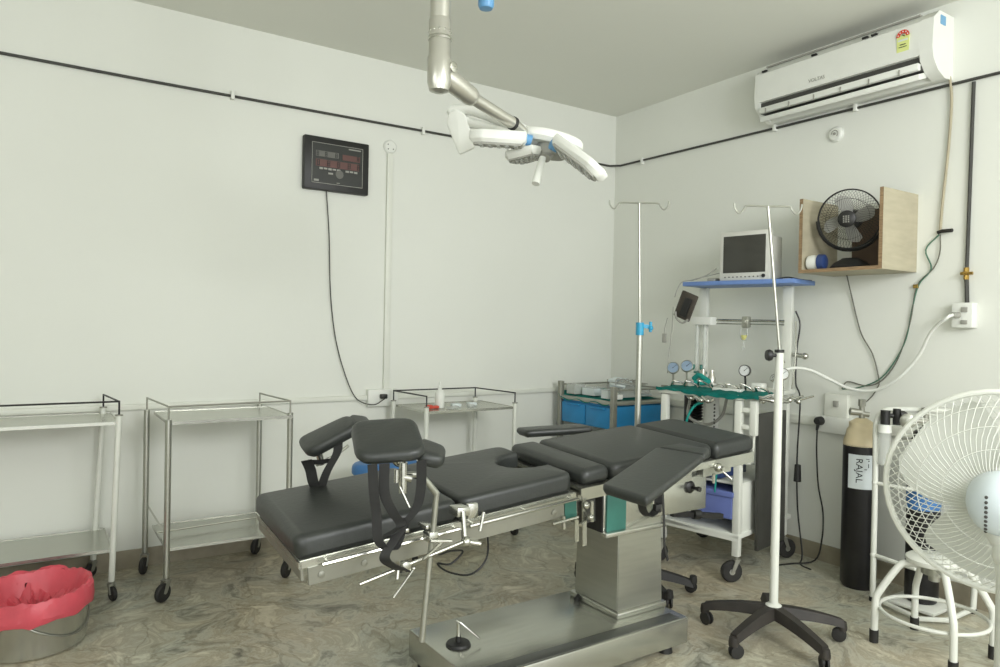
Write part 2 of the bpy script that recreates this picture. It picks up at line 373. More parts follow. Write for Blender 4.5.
b = B(); boxab(b, (XR-.17, ay0+.08, az1-.004), (XR-.03, ay1-.05, az1+.004)); obj('top_grille', b, 'grey', t)
b = B()
for y in (2.1, 2.15, 2.45, 2.78): box(b, (XR-.195, y, az1-.035), (.02, .03, .01))
obj('grille_notch', b, 'black', t)
fz = lambda z: XR-.2162+(.0008 if z > 2.83 else 0)
b = B(); box(b, (XR-.211, 1.94, 2.85), (.008, .062, .085)); lb = obj('energy_label', b, 'labelgreen', t)
b = B()
for k in range(9):
    a0 = PI*k/9; a1 = PI*(k+1)/9
    vs = [b.verts.new((XR-.2165, 1.94+r*math.cos(a), 2.885+r*math.sin(a))) for r, a in ((.016, a0), (.034, a0), (.034, a1), (.016, a1))]
    b.faces.new(vs)
obj('star_arc', b, 'labelred', lb)
b = B()
for k in range(5):
    a = PI*(k+.5)/5; ball(b, (XR-.2168, 1.94+.025*math.cos(a), 2.885+.025*math.sin(a)), .0035, u=6, v=5)
boxab(b, (XR-.2168, 1.915, 2.862), (XR-.215, 1.965, 2.87)); obj('label_marks', b, 'label', lb)
b = B(); boxab(b, (XR-.2168, 1.925, 2.842), (XR-.215, 1.955, 2.846)); boxab(b, (XR-.2168, 1.92, 2.83), (XR-.215, 1.96, 2.833)); bar(b, (XR-.2165, 1.93, 2.884), (XR-.2165, 1.945, 2.895), .004, .003); obj('label_print', b, 'ink', lb)
obj('brand_lettering', text_mesh('VOLTAS', .028, lambda x, y, h: (XR-.2155-h, 2.42-x, 2.80+y)), 'grey', t)
b = B(); boxab(b, (XR-.09, ay0-.008, 2.92), (XR-.14, ay0-.003, 2.965)); obj('side_sticker', b, 'labelblue', t)
b = B(); tube(b, [(XR-.02, 1.80, 2.68), (XR-.015, 1.79, 2.55), (XR-.015, 1.80, 2.3), (XR-.015, 1.82, 2.05), (XR-.015, 1.83, 1.88)], .007, 8, smooth=4); tag(obj('mains_wire', b, 'cordbeige'), 'beige cord hanging down the wall from the air conditioner', 'cord')
b = B(); tube(b, [(XR-.015, 1.84, 1.885), (XR-.02, 1.82, 1.89), (XR-.03, 1.765, 1.888)], .01, 8); tag(obj('cable_joint', b, 'black'), 'black taped joint at the end of the beige cord', 'cable joint')
wx = XR-.012
for nm, pts, m, lab in (
    ('green_wire', [(wx, 1.835, 1.875), (wx, 1.90, 1.80), (wx, 1.87, 1.70), (wx, 1.93, 1.62), (wx, 1.96, 1.5), (wx, 1.99, 1.33), (wx, 2.05, 1.2), (wx, 2.13, 1.1), (wx, 2.25, 1.045), (wx, 2.34, 1.03)], 'wiregreen', 'green twisted wire sagging from the taped joint to the sockets'),
    ('grey_wire', [(wx, 1.83, 1.875), (wx, 1.83, 1.78), (wx, 1.86, 1.70), (wx, 1.94, 1.61), (wx, 1.97, 1.42), (wx, 2.03, 1.22), (wx, 2.11, 1.1), (wx, 2.2, 1.06), (wx, 2.31, 1.075), (wx, 2.345, 1.03)], 'wiregrey', 'grey twisted wire sagging beside the green one on the wall'),
    ('fan_wire', [(XR-.05, 2.31, 1.69), (wx, 2.30, 1.57), (wx, 2.24, 1.36), (wx, 2.17, 1.24), (wx, 2.13, 1.1), (wx, 2.14, 1.05), (wx, 2.17, 1.0), (XR-.1, 2.17, .96)], 'wiregrey', 'thin wire dropping from the plywood fan box along the wall')):
    b = B(); tube(b, pts, .0035, 6, smooth=5); tag(obj(nm, b, m), lab, 'wire')
b = B(); box(b, (wx, 1.945, 1.61), (.015, .025, .02), .002); tag(obj('wire_connector', b, 'brass'), 'small yellow connector on the twisted wires', 'connector')

# ------------------------------------------------------------------ plywood box with small fan
t = thing('plywood_box', (XR, 2.18, 1.69), 'open plywood box shelf fixed to the right wall', 'shelf')
fx = 3.605
b = B(); boxab(b, (fx, 1.950, 1.685), (XR, 1.968, 2.10)); obj('side_panel', b, 'ply', t)
b = B(); boxab(b, (fx, 2.40, 1.685), (XR, 2.42, 2.10)); obj('side_panel', b, 'ply', t)
b = B(); boxab(b, (fx, 1.968, 1.685), (XR, 2.40, 1.703)); obj('bottom_panel', b, 'ply', t)
b = B(); boxab(b, (fx-.001, 1.950, 1.6845), (fx+.002, 1.968, 2.1005)); boxab(b, (fx-.001, 2.40, 1.6845), (fx+.002, 2.42, 2.1005)); boxab(b, (fx-.001, 1.968, 1.6845), (fx+.002, 2.40, 1.703)); obj('raw_edge', b, 'plyedge', t)
b = B(); boxab(b, (XR-.02, 1.968, 1.703), (XR-.006, 2.3, 2.05)); obj('back_panel', b, 'brown', t)
def wire_fan(parent, C, n, R, depth, wires, wr, ringr, spiral, m, nrings=1, name='cage'):
    """cage of curved wires around the axis n (front half points to n)"""
    x, y, z = frame_from_dir(n); C = V(C)
    for sgn, nm in ((1, 'front_grille'), (-1, 'rear_grille')):
        b = B()
        for k in range(wires):
            a = 2*PI*k/wires; P = []
            for j in range(7):
                q = j/6; r = R*(.2+.8*q); aa = a+spiral*(1-q)*sgn
                h = depth*(1-q**2.6)**.6 if q < 1 else 0
                P.append(C+x*r*math.cos(aa)+y*r*math.sin(aa)+z*h*sgn)
            tube(b, P, wr, 4)
        tube(b, [C+x*R*math.cos(i*PI/24)+y*R*math.sin(i*PI/24)+z*.004*sgn for i in range(48)], ringr, 8, closed=True)
        for q in ([.62] if nrings == 1 else [.35, .62, .84]):
            h = depth*(1-q**2.6)**.6
            tube(b, [C+x*R*(.2+.8*q)*math.cos(i*PI/24)+y*R*(.2+.8*q)*math.sin(i*PI/24)+z*h*sgn for i in range(48)], wr*1.2, 4, closed=True)
        tube(b, [C+x*R*.2*math.cos(i*PI/12)+y*R*.2*math.sin(i*PI/12)+z*depth*sgn for i in range(24)], wr*1.5, 5, closed=True)
        obj(nm, b, m, parent)
def blade(parent, C, n, a, R, rootr, width, pitch, m):
    x, y, z = frame_from_dir(n); C = V(C); b = B(); g = []
    for i in range(9):
        q = i/8; r = rootr+(R-rootr)*q
        w = width*(.35+.65*math.sin(PI*min(1, q*.62+.12)))*(1 if q < .8 else math.sqrt(max(.02, 1-((q-.8)/.2)**2)))
        row = []
        for j in range(5):
            s = (j/4-.5)*w; aa = a+q*.28
            tx = -math.sin(aa); ty = math.cos(aa)
            p = C+(x*math.cos(aa)+y*math.sin(aa))*r+(x*tx+y*ty)*s*math.cos(pitch)+z*(s*math.sin(pitch)+.008*math.cos(s*20))
            row.append(b.verts.new(p))
        g.append(row)
    for i in range(8):
        for j in range(4): b.faces.new((g[i][j], g[i+1][j], g[i+1][j+1], g[i][j+1]))
    geo = bmesh.ops.solidify(b, geom=b.faces[:], thickness=.002)
    obj('blade', b, m, parent)
t = thing('desk_fan', (3.74, 2.22, 1.703), 'small black desk fan standing inside the plywood box', 'fan')
fc_ = V((3.70, 2.185, 1.972)); fn = V((-1, -.32, -.12)).normalized()
x_, y_, z_ = frame_from_dir(fn)
b = B(); lathe(b, [(.10, 0), (.105, .012), (.085, .035), (.05, .055), (.045, .06)], (3.75, 2.20, 1.703), seg=28); obj('base', b, 'black', t)
b = B(); tube(b, [fc_-z_*.03+x_*.168*math.cos(a)+y_*.168*math.sin(a) for a in [PI*1.0+PI*i/14 for i in range(15)]], .008, 8, flat=.016); obj('bracket', b, 'black', t)
wire_fan(t, fc_, fn, .158, .045, 54, .0008, .0038, .5, 'black')
b = B(); lathe(b, [(.03, 0), (.045, .006), (.045, .018), (.03, .026), (0, .028)], fc_+z_*.038, fn, 24); hb = obj('badge', b, 'black', t)
def fm(x, y, h): return fc_+z_*(.0665+h)-x_*x*1+y_*y
b = B()
for k, w in enumerate((.018, .024, .02, .016)):
    for j in range(3):
        q = V(fm(-.012+j*.012, .014-k*.010, 0)); box(b, q, (.007, .006, .001), 0, (x_, y_, z_))
obj('badge_lettering', b, 'grey', hb)
b = B(); lathe(b, [(.03, -.05), (.034, -.03), (.032, .02), (.02, .034)], fc_, fn, 20); obj('hub', b, 'black', t)
for k, a in enumerate((.1, PI/2+.1, PI+.1, PI*1.5+.1)): blade(t, fc_, fn, a, .135, .03, .075, .35, 'fangrey')
b = B(); lathe(b, [(.05, -.09), (.055, -.08), (.05, -.045), (.02, -.04)], fc_, fn, 20); obj('motor', b, 'dkgrey', t)
t = thing('cloth_roll', (3.66, 2.36, 1.703), 'white and navy rolled packet lying in the plywood box', 'packet')
b = B(); lathe(b, [(.030, 0), (.040, .008), (.043, .035), (.038, .06)], (3.655, 2.395, 1.744), (.15, -1, 0), 16); 
for v in b.verts: v.co.z = max(v.co.z, 1.704)
obj('roll', b, 'whitep', t)
b = B(); lathe(b, [(.036, 0), (.044, .004), (.042, .035), (.034, .04)], (3.664, 2.336, 1.745), (.15, -1, 0), 16)
for v in b.verts: v.co.z = max(v.co.z, 1.704)
obj('end_wrap', b, 'navy', t)

# ------------------------------------------------------------------ casters
def caster(parent, p, h=.09, r=.032, m='rubber', stem='steeld', dirv=(1, .3, 0), twin=False):
    p = V(p); d = V((dirv[0], dirv[1], 0)).normalized(); s = V((-d.y, d.x, 0))
    wc = p+d*r*.45+V((0, 0, r)); b = B()
    lathe(b, [(.012, 0), (.018, .003), (.018, .01), (.009, .012), (.008, .026)], p+V((0, 0, h-.026)), seg=12)
    for q in (-1, 1):
        o = s*q*(r*.42); P = [p+V((0, 0, h-.022))+o, p+V((0, 0, h-.022))+o-d*.012, wc+o-d*.006, wc+o+d*.008]
        a = [b.verts.new(v+s*.0015*q) for v in (p+o+d*.012+V((0, 0, h-.022)), p+o-d*.014+V((0, 0, h-.022)), wc+o-d*.009, wc+o+d*.009)]
        c = [b.verts.new(v-s*.0015*q) for v in (p+o+d*.012+V((0, 0, h-.022)), p+o-d*.014+V((0, 0, h-.022)), wc+o-d*.009, wc+o+d*.009)]
        bridge(b, a, c); cap(b, a); cap(b, c, True)
    box(b, p+V((0, 0, h-.023)), (r*.95, .03, .004), 0, (s, d, V((0, 0, 1))))
    cyl(b, wc-s*r*.48, wc+s*r*.48, .004)
    c = obj('caster', b, stem, parent)
    b = B(); hw = r*.30; lathe(b, [(r*.5, -hw), (r*.85, -hw), (r, -hw*.5), (r, hw*.5), (r*.85, hw), (r*.5, hw)], wc, s, 22); obj('wheel', b, m, c)
    if r > .05:
        b = B(); lathe(b, [(r*.15, -hw*1.05), (r*.52, -hw*.9), (r*.52, hw*.9), (r*.15, hw*1.05)], wc, s, 22); obj('wheel_hub', b, 'steel', c)
    return c

# ------------------------------------------------------------------ instrument trolleys
def trolley(label, name, FL, FR, BL, BR, ztop, zsh, leg, tr, rail, railsides, lr, zrail, group, topz_off=.0, FRtop=None, caps=False, cw=.044, chh=.122):
    c = (V(FL)+V(FR)+V(BL)+V(BR))/4; t = thing(name, (c.x, c.y, 0), label, 'trolley', group)
    P = {'FL': V(FL), 'FR': V(FR), 'BL': V(BL), 'BR': V(BR)}; T = dict(P)
    if FRtop: T.update(FRtop)
    leg_top = ztop+topz_off
    for k in ('FL', 'FR', 'BL', 'BR'):
        b = B(); cyl(b, P[k]+V((0, 0, chh-.01)), V((T[k].x, T[k].y, leg_top)), lr, seg=14)
        lg = obj('leg', b, leg, t)
        if caps:
            b = B(); cyl(b, V((T[k].x, T[k].y, leg_top)), V((T[k].x, T[k].y, leg_top+.006)), lr*1.25, seg=14); obj('leg_cap', b, 'steeld', lg)
        caster(t, P[k], h=chh, r=cw, dirv=(random.uniform(-1, 1), random.uniform(-1, -.2)))
    def tray(z, nm, pts, back=False):
        x0 = pts['FL'].x; x1 = pts['FR'].x; y0 = pts['FL'].y; y1 = pts['BL'].y
        b = B(); boxab(b, (x0, y0, z-.004), (x1, y1, z)); boxab(b, (x0, y0-.002, z-.013), (x1, y0+.004, z+.002)); boxab(b, (x0-.002, y0, z-.013), (x0+.004, y1, z+.002)); boxab(b, (x1-.004, y0, z-.013), (x1+.002, y1, z+.002)); boxab(b, (x0, y1-.004, z-.013), (x1, y1+.002, z+.002))
        return obj(nm, b, tr, t)
    tray(ztop-.012, 'top_tray', T); tray(zsh, 'lower_shelf', P)
    c4 = {k: V((T[k].x, T[k].y, zrail)) for k in T}
    prs = {'L': ('BL', 'FL'), 'F': ('FL', 'FR'), 'R': ('FR', 'BR'), 'B': ('BR', 'BL')}
    b = B(); posts = set()
    for s in railsides:
        a, q = prs[s]; tube(b, [c4[a], c4[q]], .0045, 8); posts |= {a, q}
    for k in posts: tube(b, [c4[k]+V((0, 0, .004)), V((c4[k].x, c4[k].y, leg_top-.01))], .0045, 8)
    obj('guard_rail', b, rail, t)
    return t
ta = trolley('white-legged instrument trolley with black guard rail beside the pink-lined bin', 'instrument_trolley', (-.35, 3.87, 0), (.35, 3.87, 0), (-.35, 4.27, 0), (.30, 4.27, 0), .868, .246, 'white', 'steelh', 'black', 'LFR', .014, .955, 'instrument trolleys along the wall', .018, {'FR': V((.372, 3.87, 0)), 'BR': V((.335, 4.25, 0))}, caps=True, cw=.034, chh=.10)
tb = trolley('all-steel instrument trolley standing second from the left against the wall', 'instrument_trolley', (.57, 3.73, 0), (1.17, 3.77, 0), (.535, 4.2, 0), (1.135, 4.24, 0), .872, .25, 'steel', 'steelh', 'steeld', 'LFR', .015, .935, 'instrument trolleys along the wall')
b = B(); tube(b, [(.545, 4.2, .36), (.575, 3.74, .30)], .005, 6); tube(b, [(.56, 3.95, .275), (1.16, 4.0, .275)], .004, 6)
obj('shelf_rail', b, 'chrome', tb)
tc_ = trolley('white-legged instrument trolley with a bottle on it behind the operating table', 'instrument_trolley', (2.0, 3.80, 0), (2.645, 3.80, 0), (1.98, 4.22, 0), (2.60, 4.22, 0), .845, .22, 'white', 'steelh', 'black', 'LRB', .0145, .925, 'instrument trolleys along the wall', .012, caps=True, cw=.034, chh=.10)
# things on it
t = thing('spray_bottle', (2.16, 3.93, .835), 'tall white bottle on the trolley behind the operating table', 'bottle')
b = B(); lathe(b, [(.028, 0), (.03, .006), (.03, .09), (.026, .105), (.013, .115), (.012, .122)], (2.16, 3.93, .835)); obj('body', b, 'whitep', t)
b = B(); lathe(b, [(.015, 0), (.015, .014), (.008, .018), (.006, .04), (.004, .042)], (2.16, 3.93, .957), seg=14); obj('cap', b, 'whitep', t)
b = B(); box(b, (2.07, 3.90, .848), (.045, .03, .026), .008); box(b, (2.115, 3.91, .845), (.05, .035, .018), .007); tag(obj('red_pouch', b, 'red'), 'small red packet beside the white bottle on the trolley', 'packet')
for i, (x, y, sx, sy, h, a, lab) in enumerate([(2.22, 3.87, .08, .04, .014, .3, 'crumpled white packet right in front of the bottle on the trolley'), (2.29, 3.95, .06, .05, .02, -.2, 'silvery packet just right of the white bottle'), (2.37, 3.9, .05, .03, .018, .5, 'small clear packet second to the right of the bottle'), (2.42, 3.97, .06, .04, .022, 0, 'rightmost small clear packet on the trolley with the bottle')]):
    b = B(); ax = (V((math.cos(a), math.sin(a), 0)), V((-math.sin(a), math.cos(a), 0)), V((0, 0, 1)))
    box(b, (x, y, .835+h/2), (sx, sy, h), .004, ax)
    for v in b.verts: v.co += V((random.uniform(-.003, .003),)*3)*1 if v.co.z > .84 else V((0, 0, 0))
    tag(obj('packet', b, 'label' if i % 2 else 'clear'), lab, 'packet', 'small packets on the trolley')

# ------------------------------------------------------------------ waste bin
t = thing('waste_bin', (0.015, 3.56, 0), 'round steel bin with a pink plastic liner', 'bin')
bc = V((.03, 3.52, 0)); br = .20
b = B(); lathe(b, [(br*.93, 0), (br*.985, .006), (br, .02), (br*1.02, .205), (br*1.04, .21)], bc, seg=40, caps=False); cap(b, ring(b, bc+V((0, 0, .004)), V((1, 0, 0)), V((0, 1, 0)), br*.93, 40)); obj('bucket', b, 'steelh', t)
b = B(); tube(b, [bc+V((br*1.03*math.cos(a), br*1.03*math.sin(a), .17-.11*math.sin(PI*i/12))) for i, a in enumerate([-1.9+i*.2 for i in range(13)])], .003, 6); obj('bail_handle', b, 'steeld', t)
b = B(); seg = 120; rows = []
from mathutils import noise
prof = [(1.10, .150), (1.12, .17), (1.11, .195), (1.10, .222), (1.06, .238), (1.0, .235), (.95, .215), (.90, .185), (.82, .155), (.66, .13), (.48, .115), (.25, .11)]
def crease(p, k):
    return (abs(noise.noise(V(p)*k))-.22)*1.6
for j, (rr, z) in enumerate(prof):
    row = []
    for i in range(seg):
        a = 2*PI*i/seg; ca, sa = math.cos(a), math.sin(a)
        n1_ = crease((ca*1.3+j*.10, sa*1.3, j*.16), 2.3); n2_ = crease((ca*2-j*.12, sa*2+j*.1, 3+j*.2), 3.1)
        inn = .45 if j < 3 else (.9 if j < 6 else 2.0)
        r_ = br*(rr+(n1_*.045+n2_*.02)*(.6 if j < 5 else 1.8))
        zz = z+(n1_*.018+n2_*.012)*inn+.010*math.sin(a+.9)+(.006*math.sin(a*9) if j == 0 else 0)
        row.append(b.verts.new(bc+V((r_*ca, r_*sa, zz))))
    rows.append(row)
for p, q in zip(rows, rows[1:]): bridge(b, p, q)
cap(b, rows[-1])
obj('liner', b, 'pink', t, angle=22)

# ------------------------------------------------------------------ blue stool behind the table
t = thing('blue_stool', (1.72, 3.75, 0), 'blue-topped white stool half hidden behind the operating table', 'stool')
sc = V((1.74, 3.80, 0))
b = B(); slab(b, [V((.20*math.cos(a), .14*math.sin(a))) for a in [2*PI*i/40 for i in range(40)]], lambda u, v, h: V((sc.x+u, sc.y+v, h)), .56, .07, .03); obj('seat', b, 'stoolblue', t)
for dx, dy in ((-.14, -.13), (.135, -.13), (-.14, .13), (.135, .13)):
    b = B(); cyl(b, (sc.x+dx*.7, sc.y+dy*.7, .49), (sc.x+dx, sc.y+dy, .04), .013); lg = obj('leg', b, 'white', t)
    b = B(); cyl(b, (sc.x+dx, sc.y+dy, .06), (sc.x+dx, sc.y+dy, 0), .017, .018); obj('rubber_foot', b, 'rubber', lg)

# ------------------------------------------------------------------ operating table
tO = V((.695, 2.141, .697)); yaw = -.031; roll = .044; p1, p2 = .096, .069; S2 = 1.068
def frame(p):
    L = V((math.cos(p)*math.cos(yaw), math.cos(p)*math.sin(yaw), math.sin(p)))
    W = V((-math.sin(yaw)*math.cos(roll), math.cos(yaw)*math.cos(roll), math.sin(roll)))
    N = L.cross(W).normalized(); return L, W, N
L1, W1, N1 = frame(p1); L2, W2, N2 = frame(p2); O2 = tO+L1*S2
def T1(s, w, h): return tO+L1*s+W1*w+N1*h
def T2(s, w, h): return O2+L2*(s-S2)+W2*w+N2*h
ot = thing('operating_table', (1.8, 2.3, 0), 'black cushioned hydraulic operating table on a steel pedestal', 'operating table')
WW = .54
b = B(); slab(b, round_poly([V((-.012, 0)), V((.558, 0)), V((.558, WW)), V((-.012, WW))], .04), T1, 0, .075, .026); obj('leg_cushion', b, 'cushion', ot)
ol = [V((.566, 0)), V((1.062, 0)), V((1.062, .17))]
for i in range(9):
    a = -PI/2+PI*(-i)/8
    ol.append(V((1.03+.13*math.cos(PI/2+PI*i/8)*1.0, .28-.11*math.sin(PI/2+PI*i/8)*1)))
ol += [V((1.062, .39)), V((1.062, WW)), V((.566, WW))]
b = B(); slab(b, round_poly(ol, [.04, .05, .02]+[0]*9+[.02, .05, .04]), T1, 0, .075, .02); obj('leg_cushion', b, 'cushion', ot)
b = B(); slab(b, round_poly([V((1.105, 0)), V((1.245, 0)), V((1.245, WW)), V((1.105, WW))], .035), T2, .0, .06, .03); obj('seat_cushion', b, 'cushion', ot)
b = B(); slab(b, round_poly([V((1.255, 0)), V((1.835, 0)), V((1.835, WW)), V((1.255, WW))], .04), T2, .0, .065, .026); obj('back_cushion', b, 'cushion', ot)
b = B(); slab(b, round_poly([V((1.848, 0)), V((2.125, 0)), V((2.125, WW)), V((1.848, WW))], [.03, .06, .06, .03]), T2, .0, .07, .03); obj('head_cushion', b, 'cushion', ot)
def Tbox(b, T, s0, s1, w0, w1, h0, h1, bev=0):
    vs = [[b.verts.new(T(s, w, h)) for h in (h0, h1) for w, h in ((w0, h), (w1, h))] for s in (s0, s1)]
    A, C = vs
    q = [A[0], A[1], A[3], A[2]]; r = [C[0], C[1], C[3], C[2]]
    bridge(b, q, r); cap(b, q, True); cap(b, r)
b = B(); Tbox(b, T1, 0, .555, 0, WW, -.084, -.076); Tbox(b, T1, -.004, .56, -.006, .004, -.10, -.078); Tbox(b, T1, -.006, .004, -.006, WW+.006, -.10, -.078); Tbox(b, T1, -.004, .56, WW, WW+.006, -.10, -.078); obj('leg_section_frame', b, 'steelh', ot)
b = B(); Tbox(b, T1, .566, 1.06, 0, WW, -.084, -.076); Tbox(b, T1, .564, 1.062, -.006, .004, -.10, -.078); Tbox(b, T1, 1.055, 1.062, 0, .17, -.10, -.078); obj('leg_section_frame', b, 'steelh', ot)
b = B(); Tbox(b, T1, .02, .555, -.012, -.004, -.155, -.100); Tbox(b, T1, .566, 1.06, -.012, -.004, -.155, -.100); Tbox(b, T1, 0, .008, 0, WW, -.14, -.1); Tbox(b, T1, .02, .555, WW, WW+.008, -.155, -.1); Tbox(b, T1, .566, 1.06, WW, WW+.008, -.155, -.1); obj('side_panel', b, 'steeld', ot)
b = B(); Tbox(b, T1, .55, .572, -.004, WW, -.16, -.08); obj('hinge_beam', b, 'dkgrey', ot)
b = B(); tube(b, [T1(.06, -.03, -.092), T1(.54, -.03, -.092)], .007, 8); tube(b, [T1(.58, -.03, -.092), T1(1.05, -.03, -.092)], .007, 8)
for s in (.08, .3, .53, .6, .82, 1.03): cyl(b, T1(s, -.03, -.092), T1(s, 0, -.092), .005)
obj('side_rail', b, 'chrome', ot)
b = B(); tube(b, [T1(.06, WW+.03, -.092), T1(1.05, WW+.03, -.092)], .007, 8)
for s in (.08, .5, 1.03): cyl(b, T1(s, WW+.03, -.092), T1(s, WW, -.092), .005)
obj('side_rail', b, 'chrome', ot)
for s in (.06, .2, .95):
    b = B(); lathe(b, [(.011, 0), (.011, .004), (.005, .006)], T1(s, -.012, -.13), -W1, 12); obj('bolt', b, 'steeld', ot)
b = B(); Tbox(b, T2, 1.09, 1.83, 0, WW, -.078, -.066); Tbox(b, T2, 1.085, 1.835, -.012, .0, -.095, -.066); Tbox(b, T2, 1.085, 1.835, WW, WW+.012, -.095, -.066); obj('back_section_frame', b, 'steelh', ot)
b = B(); Tbox(b, T2, 1.85, 2.10, 0.01, WW-.01, -.082, -.071); Tbox(b, T2, 1.85, 2.10, .0, .012, -.12, -.071); Tbox(b, T2, 1.85, 2.10, WW-.012, WW, -.12, -.071); obj('head_section_frame', b, 'steelh', ot)
b = B(); Tbox(b, T2, 1.80, 1.98, .03, .07, -.15, -.09); Tbox(b, T2, 1.80, 1.98, WW-.07, WW-.03, -.15, -.09); obj('head_support', b, 'steelh', ot)
b = B(); ball(b, T2(1.84, -.02, -.10), .02); cyl(b, T2(1.84, -.05, -.10), T2(1.84, 0, -.10), .009); cyl(b, T2(1.80, -.03, -.12), T2(1.80, -.03, -.16), .007); cyl(b, T2(1.86, -.03, -.12), T2(1.88, -.06, -.15), .005); obj('joint_clamp', b, 'chrome', ot)
# mechanism between leg section and seat
b = B()
for w in (.0, .05):
    Tbox(b, T2, 1.10, 1.12, w, w+.006, -.30, -.09)
Tbox(b, T2, 1.085, 1.25, .005, WW-.01, -.12, -.085); obj('hinge_bracket', b, 'steelh', ot)
b = B(); ball(b, T2(1.10, -.02, -.13), .016); ball(b, T2(1.12, -.025, -.18), .013); cyl(b, T2(1.05, -.05, -.19), T2(1.12, 0, -.19), .006); cyl(b, T2(1.13, -.02, -.12), T2(1.13, -.02, -.2), .008); cyl(b, T1(.93, -.03, -.165), T1(1.05, -.03, -.165), .006); cyl(b, T1(.99, -.02, -.15), T1(.99, -.02, -.2), .008); obj('lever_clamp', b, 'chrome', ot)
b = B(); Tbox(b, T2, 1.13, 1.18, .02, .14, -.22, -.10); obj('gas_spring_housing', b, 'dkgrey', ot)
b = B(); Tbox(b, T1, 1.0, 1.055, -.016, -.010, -.165, -.10); obj('end_plate', b, 'teal', ot)  # teal here paints a green reflection onto the steel plate
# pedestal
cx_, cy_ = 2.205, 2.335
b = B()
pz = [(.14, .0), (.165, .0), (.17, .012)]
boxab(b, (2.06, 2.18, .14), (2.35, 2.50, .165), .006); obj('pedestal_skirt', b, 'steelh', ot)
b = B(); x0, x1, y0, y1 = 2.08, 2.33, 2.205, 2.47
vv = {}
for (x, y, z) in ((x0-.008, y0-.008, .165), (x1+.008, y0-.008, .165), (x1+.008, y1+.008, .165), (x0-.008, y1+.008, .165), (x0, y0, .50), (x1, y0, .56), (x1, y1, .60), (x0, y1, .60)): vv[(x, y, z)] = b.verts.new((x, y, z))
q = list(vv.values()); bridge(b, q[:4], q[4:]); cap(b, q[:4], True); cap(b, q[4:])
bmesh.ops.bevel(b, geom=[e for e in b.edges], offset=.004, segments=2, affect='EDGES'); obj('lower_column', b, 'steel', ot)
b = B(); boxab(b, (2.0, 2.215, .50), (2.33, 2.45, .715), .004); obj('upper_column', b, 'steelh', ot)
b = B(); boxab(b, (1.992, 2.215, .505), (2.002, 2.42, .71), .002); obj('column_slot', b, 'black', ot)
b = B(); boxab(b, (2.012, 2.205, .507), (2.12, 2.216, .71), .002); obj('column_reflection', b, 'teal', ot)  # thin plate whose teal imitates the green drape mirrored in the steel column
b = B(); boxab(b, (1.992, 2.185, .49), (2.34, 2.216, .507), .002); obj('column_lip', b, 'steelh', ot)
b = B(); boxab(b, (2.24, 2.17, .545), (2.58, 2.50, .70), .005); Tbox(b, T2, 1.5, 1.75, .05, .5, -.16, -.07); gb = obj('gearbox', b, 'steelh', ot)
b = B(); lathe(b, [(.026, 0), (.028, .008), (.02, .016), (.008, .018), (.008, .045), (.011, .05), (.011, .062)], (2.465, 2.17, .655), (0, -1, 0), 16); obj('adjusting_knob', b, 'black', gb)
b = B(); bar(b, (2.5, 2.3, .50), (2.80, 2.26, .46), .025, .025); cyl(b, (2.62, 2.28, .487), (2.66, 2.275, .482), .022); obj('hand_lever', b, 'black', ot)
# base
b = B(); boxab(b, (1.28, 2.052, .03), (2.345, 2.548, .14), .006); obj('base', b, 'steelh', ot)
b = B(); boxab(b, (1.30, 2.062, .1395), (2.30, 2.12, .1425), .001); obj('base_reflection', b, mat('painted_dark_reflection', (92, 94, 90), .35, .5, var=.06), ot)  # dark reflection on the base top, built as a strip of darker colour
for (x, y) in ((1.33, 2.50), (2.27, 2.50), (2.25, 2.09), (1.33, 2.09)):
    b = B(); cyl(b, (x, y, 0), (x, y, .032), .03, .026, 18); obj('foot_pad', b, 'black', ot)
b = B(); lathe(b, [(.044, 0), (.048, .004), (.043, .012), (.012, .015), (.010, .035)], (1.375, 2.32, .1405), seg=24); pj = obj('floor_lock_knob', b, 'black', ot)
b = B(); cyl(b, (1.375, 2.32, .16), (1.375, 2.32, .225), .008, .007); tube(b, [(1.37, 2.325, .232), (1.38, 2.31, .228), (1.445, 2.28, .165)], .004, 6); obj('lock_lever', b, 'chrome', pj)
b = B(); lathe(b, [(.012, 0), (.013, .01), (.008, .018), (.008, .03)], (2.05, 2.44, .1405), (.1, -.3, .6), 14); obj('release_button', b, 'black', ot)
# armboards
AB = [V((1.605, 1.79, .832)), V((1.60, 1.575, .832)), V((2.20, 1.865, .87)), V((2.165, 2.085, .87))]
b = B(); quadpad(b, AB, .035, .012, .02); ab = obj('armboard', b, 'cushion', ot)
AE = [V((2.172, 2.083, .871)), V((2.207, 1.868, .871)), V((2.31, 1.93, .875)), V((2.31, 2.09, .875))]
b = B(); quadpad(b, AE, .035, .012, .015); obj('armboard_hinge_pad', b, 'cushion', ab)
b = B(); bar(b, (1.75, 1.76, .79), (2.26, 1.99, .82), .05, .008); bar(b, (2.25, 2.0, .815), (2.30, 2.2, .79), .04, .014); obj('armboard_bracket', b, 'steelh', ab)
b = B(); ribbon(b, [(1.70, 1.70, .80), (1.73, 1.72, .745), (1.79, 1.75, .71), (1.87, 1.79, .72), (1.89, 1.80, .79)], (-.5, .8, 0), .028)
ribbon(b, [(1.80, 1.70, .805), (1.81, 1.70, .70), (1.82, 1.705, .62), (1.865, 1.73, .55)], (.8, .5, 0), .024); st = obj('armboard_strap', b, 'strap', ab)
b = B(); box(b, (1.865, 1.785, .72), (.03, .02, .03), .004); obj('buckle', b, 'black', st)
AF = [V((2.0, 2.77, .855)), V((2.34, 2.67, .868)), V((2.36, 2.80, .868)), V((2.02, 2.90, .855))]
b = B(); quadpad(b, AF, .035, .014, .03); ab2 = obj('armboard', b, 'cushion', ot)
b = B(); bar(b, (2.05, 2.85, .815), (2.3, 2.78, .84), .05, .008); bar(b, (2.28, 2.78, .83), (2.28, 2.62, .81), .04, .014); obj('armboard_bracket', b, 'steelh', ab2)
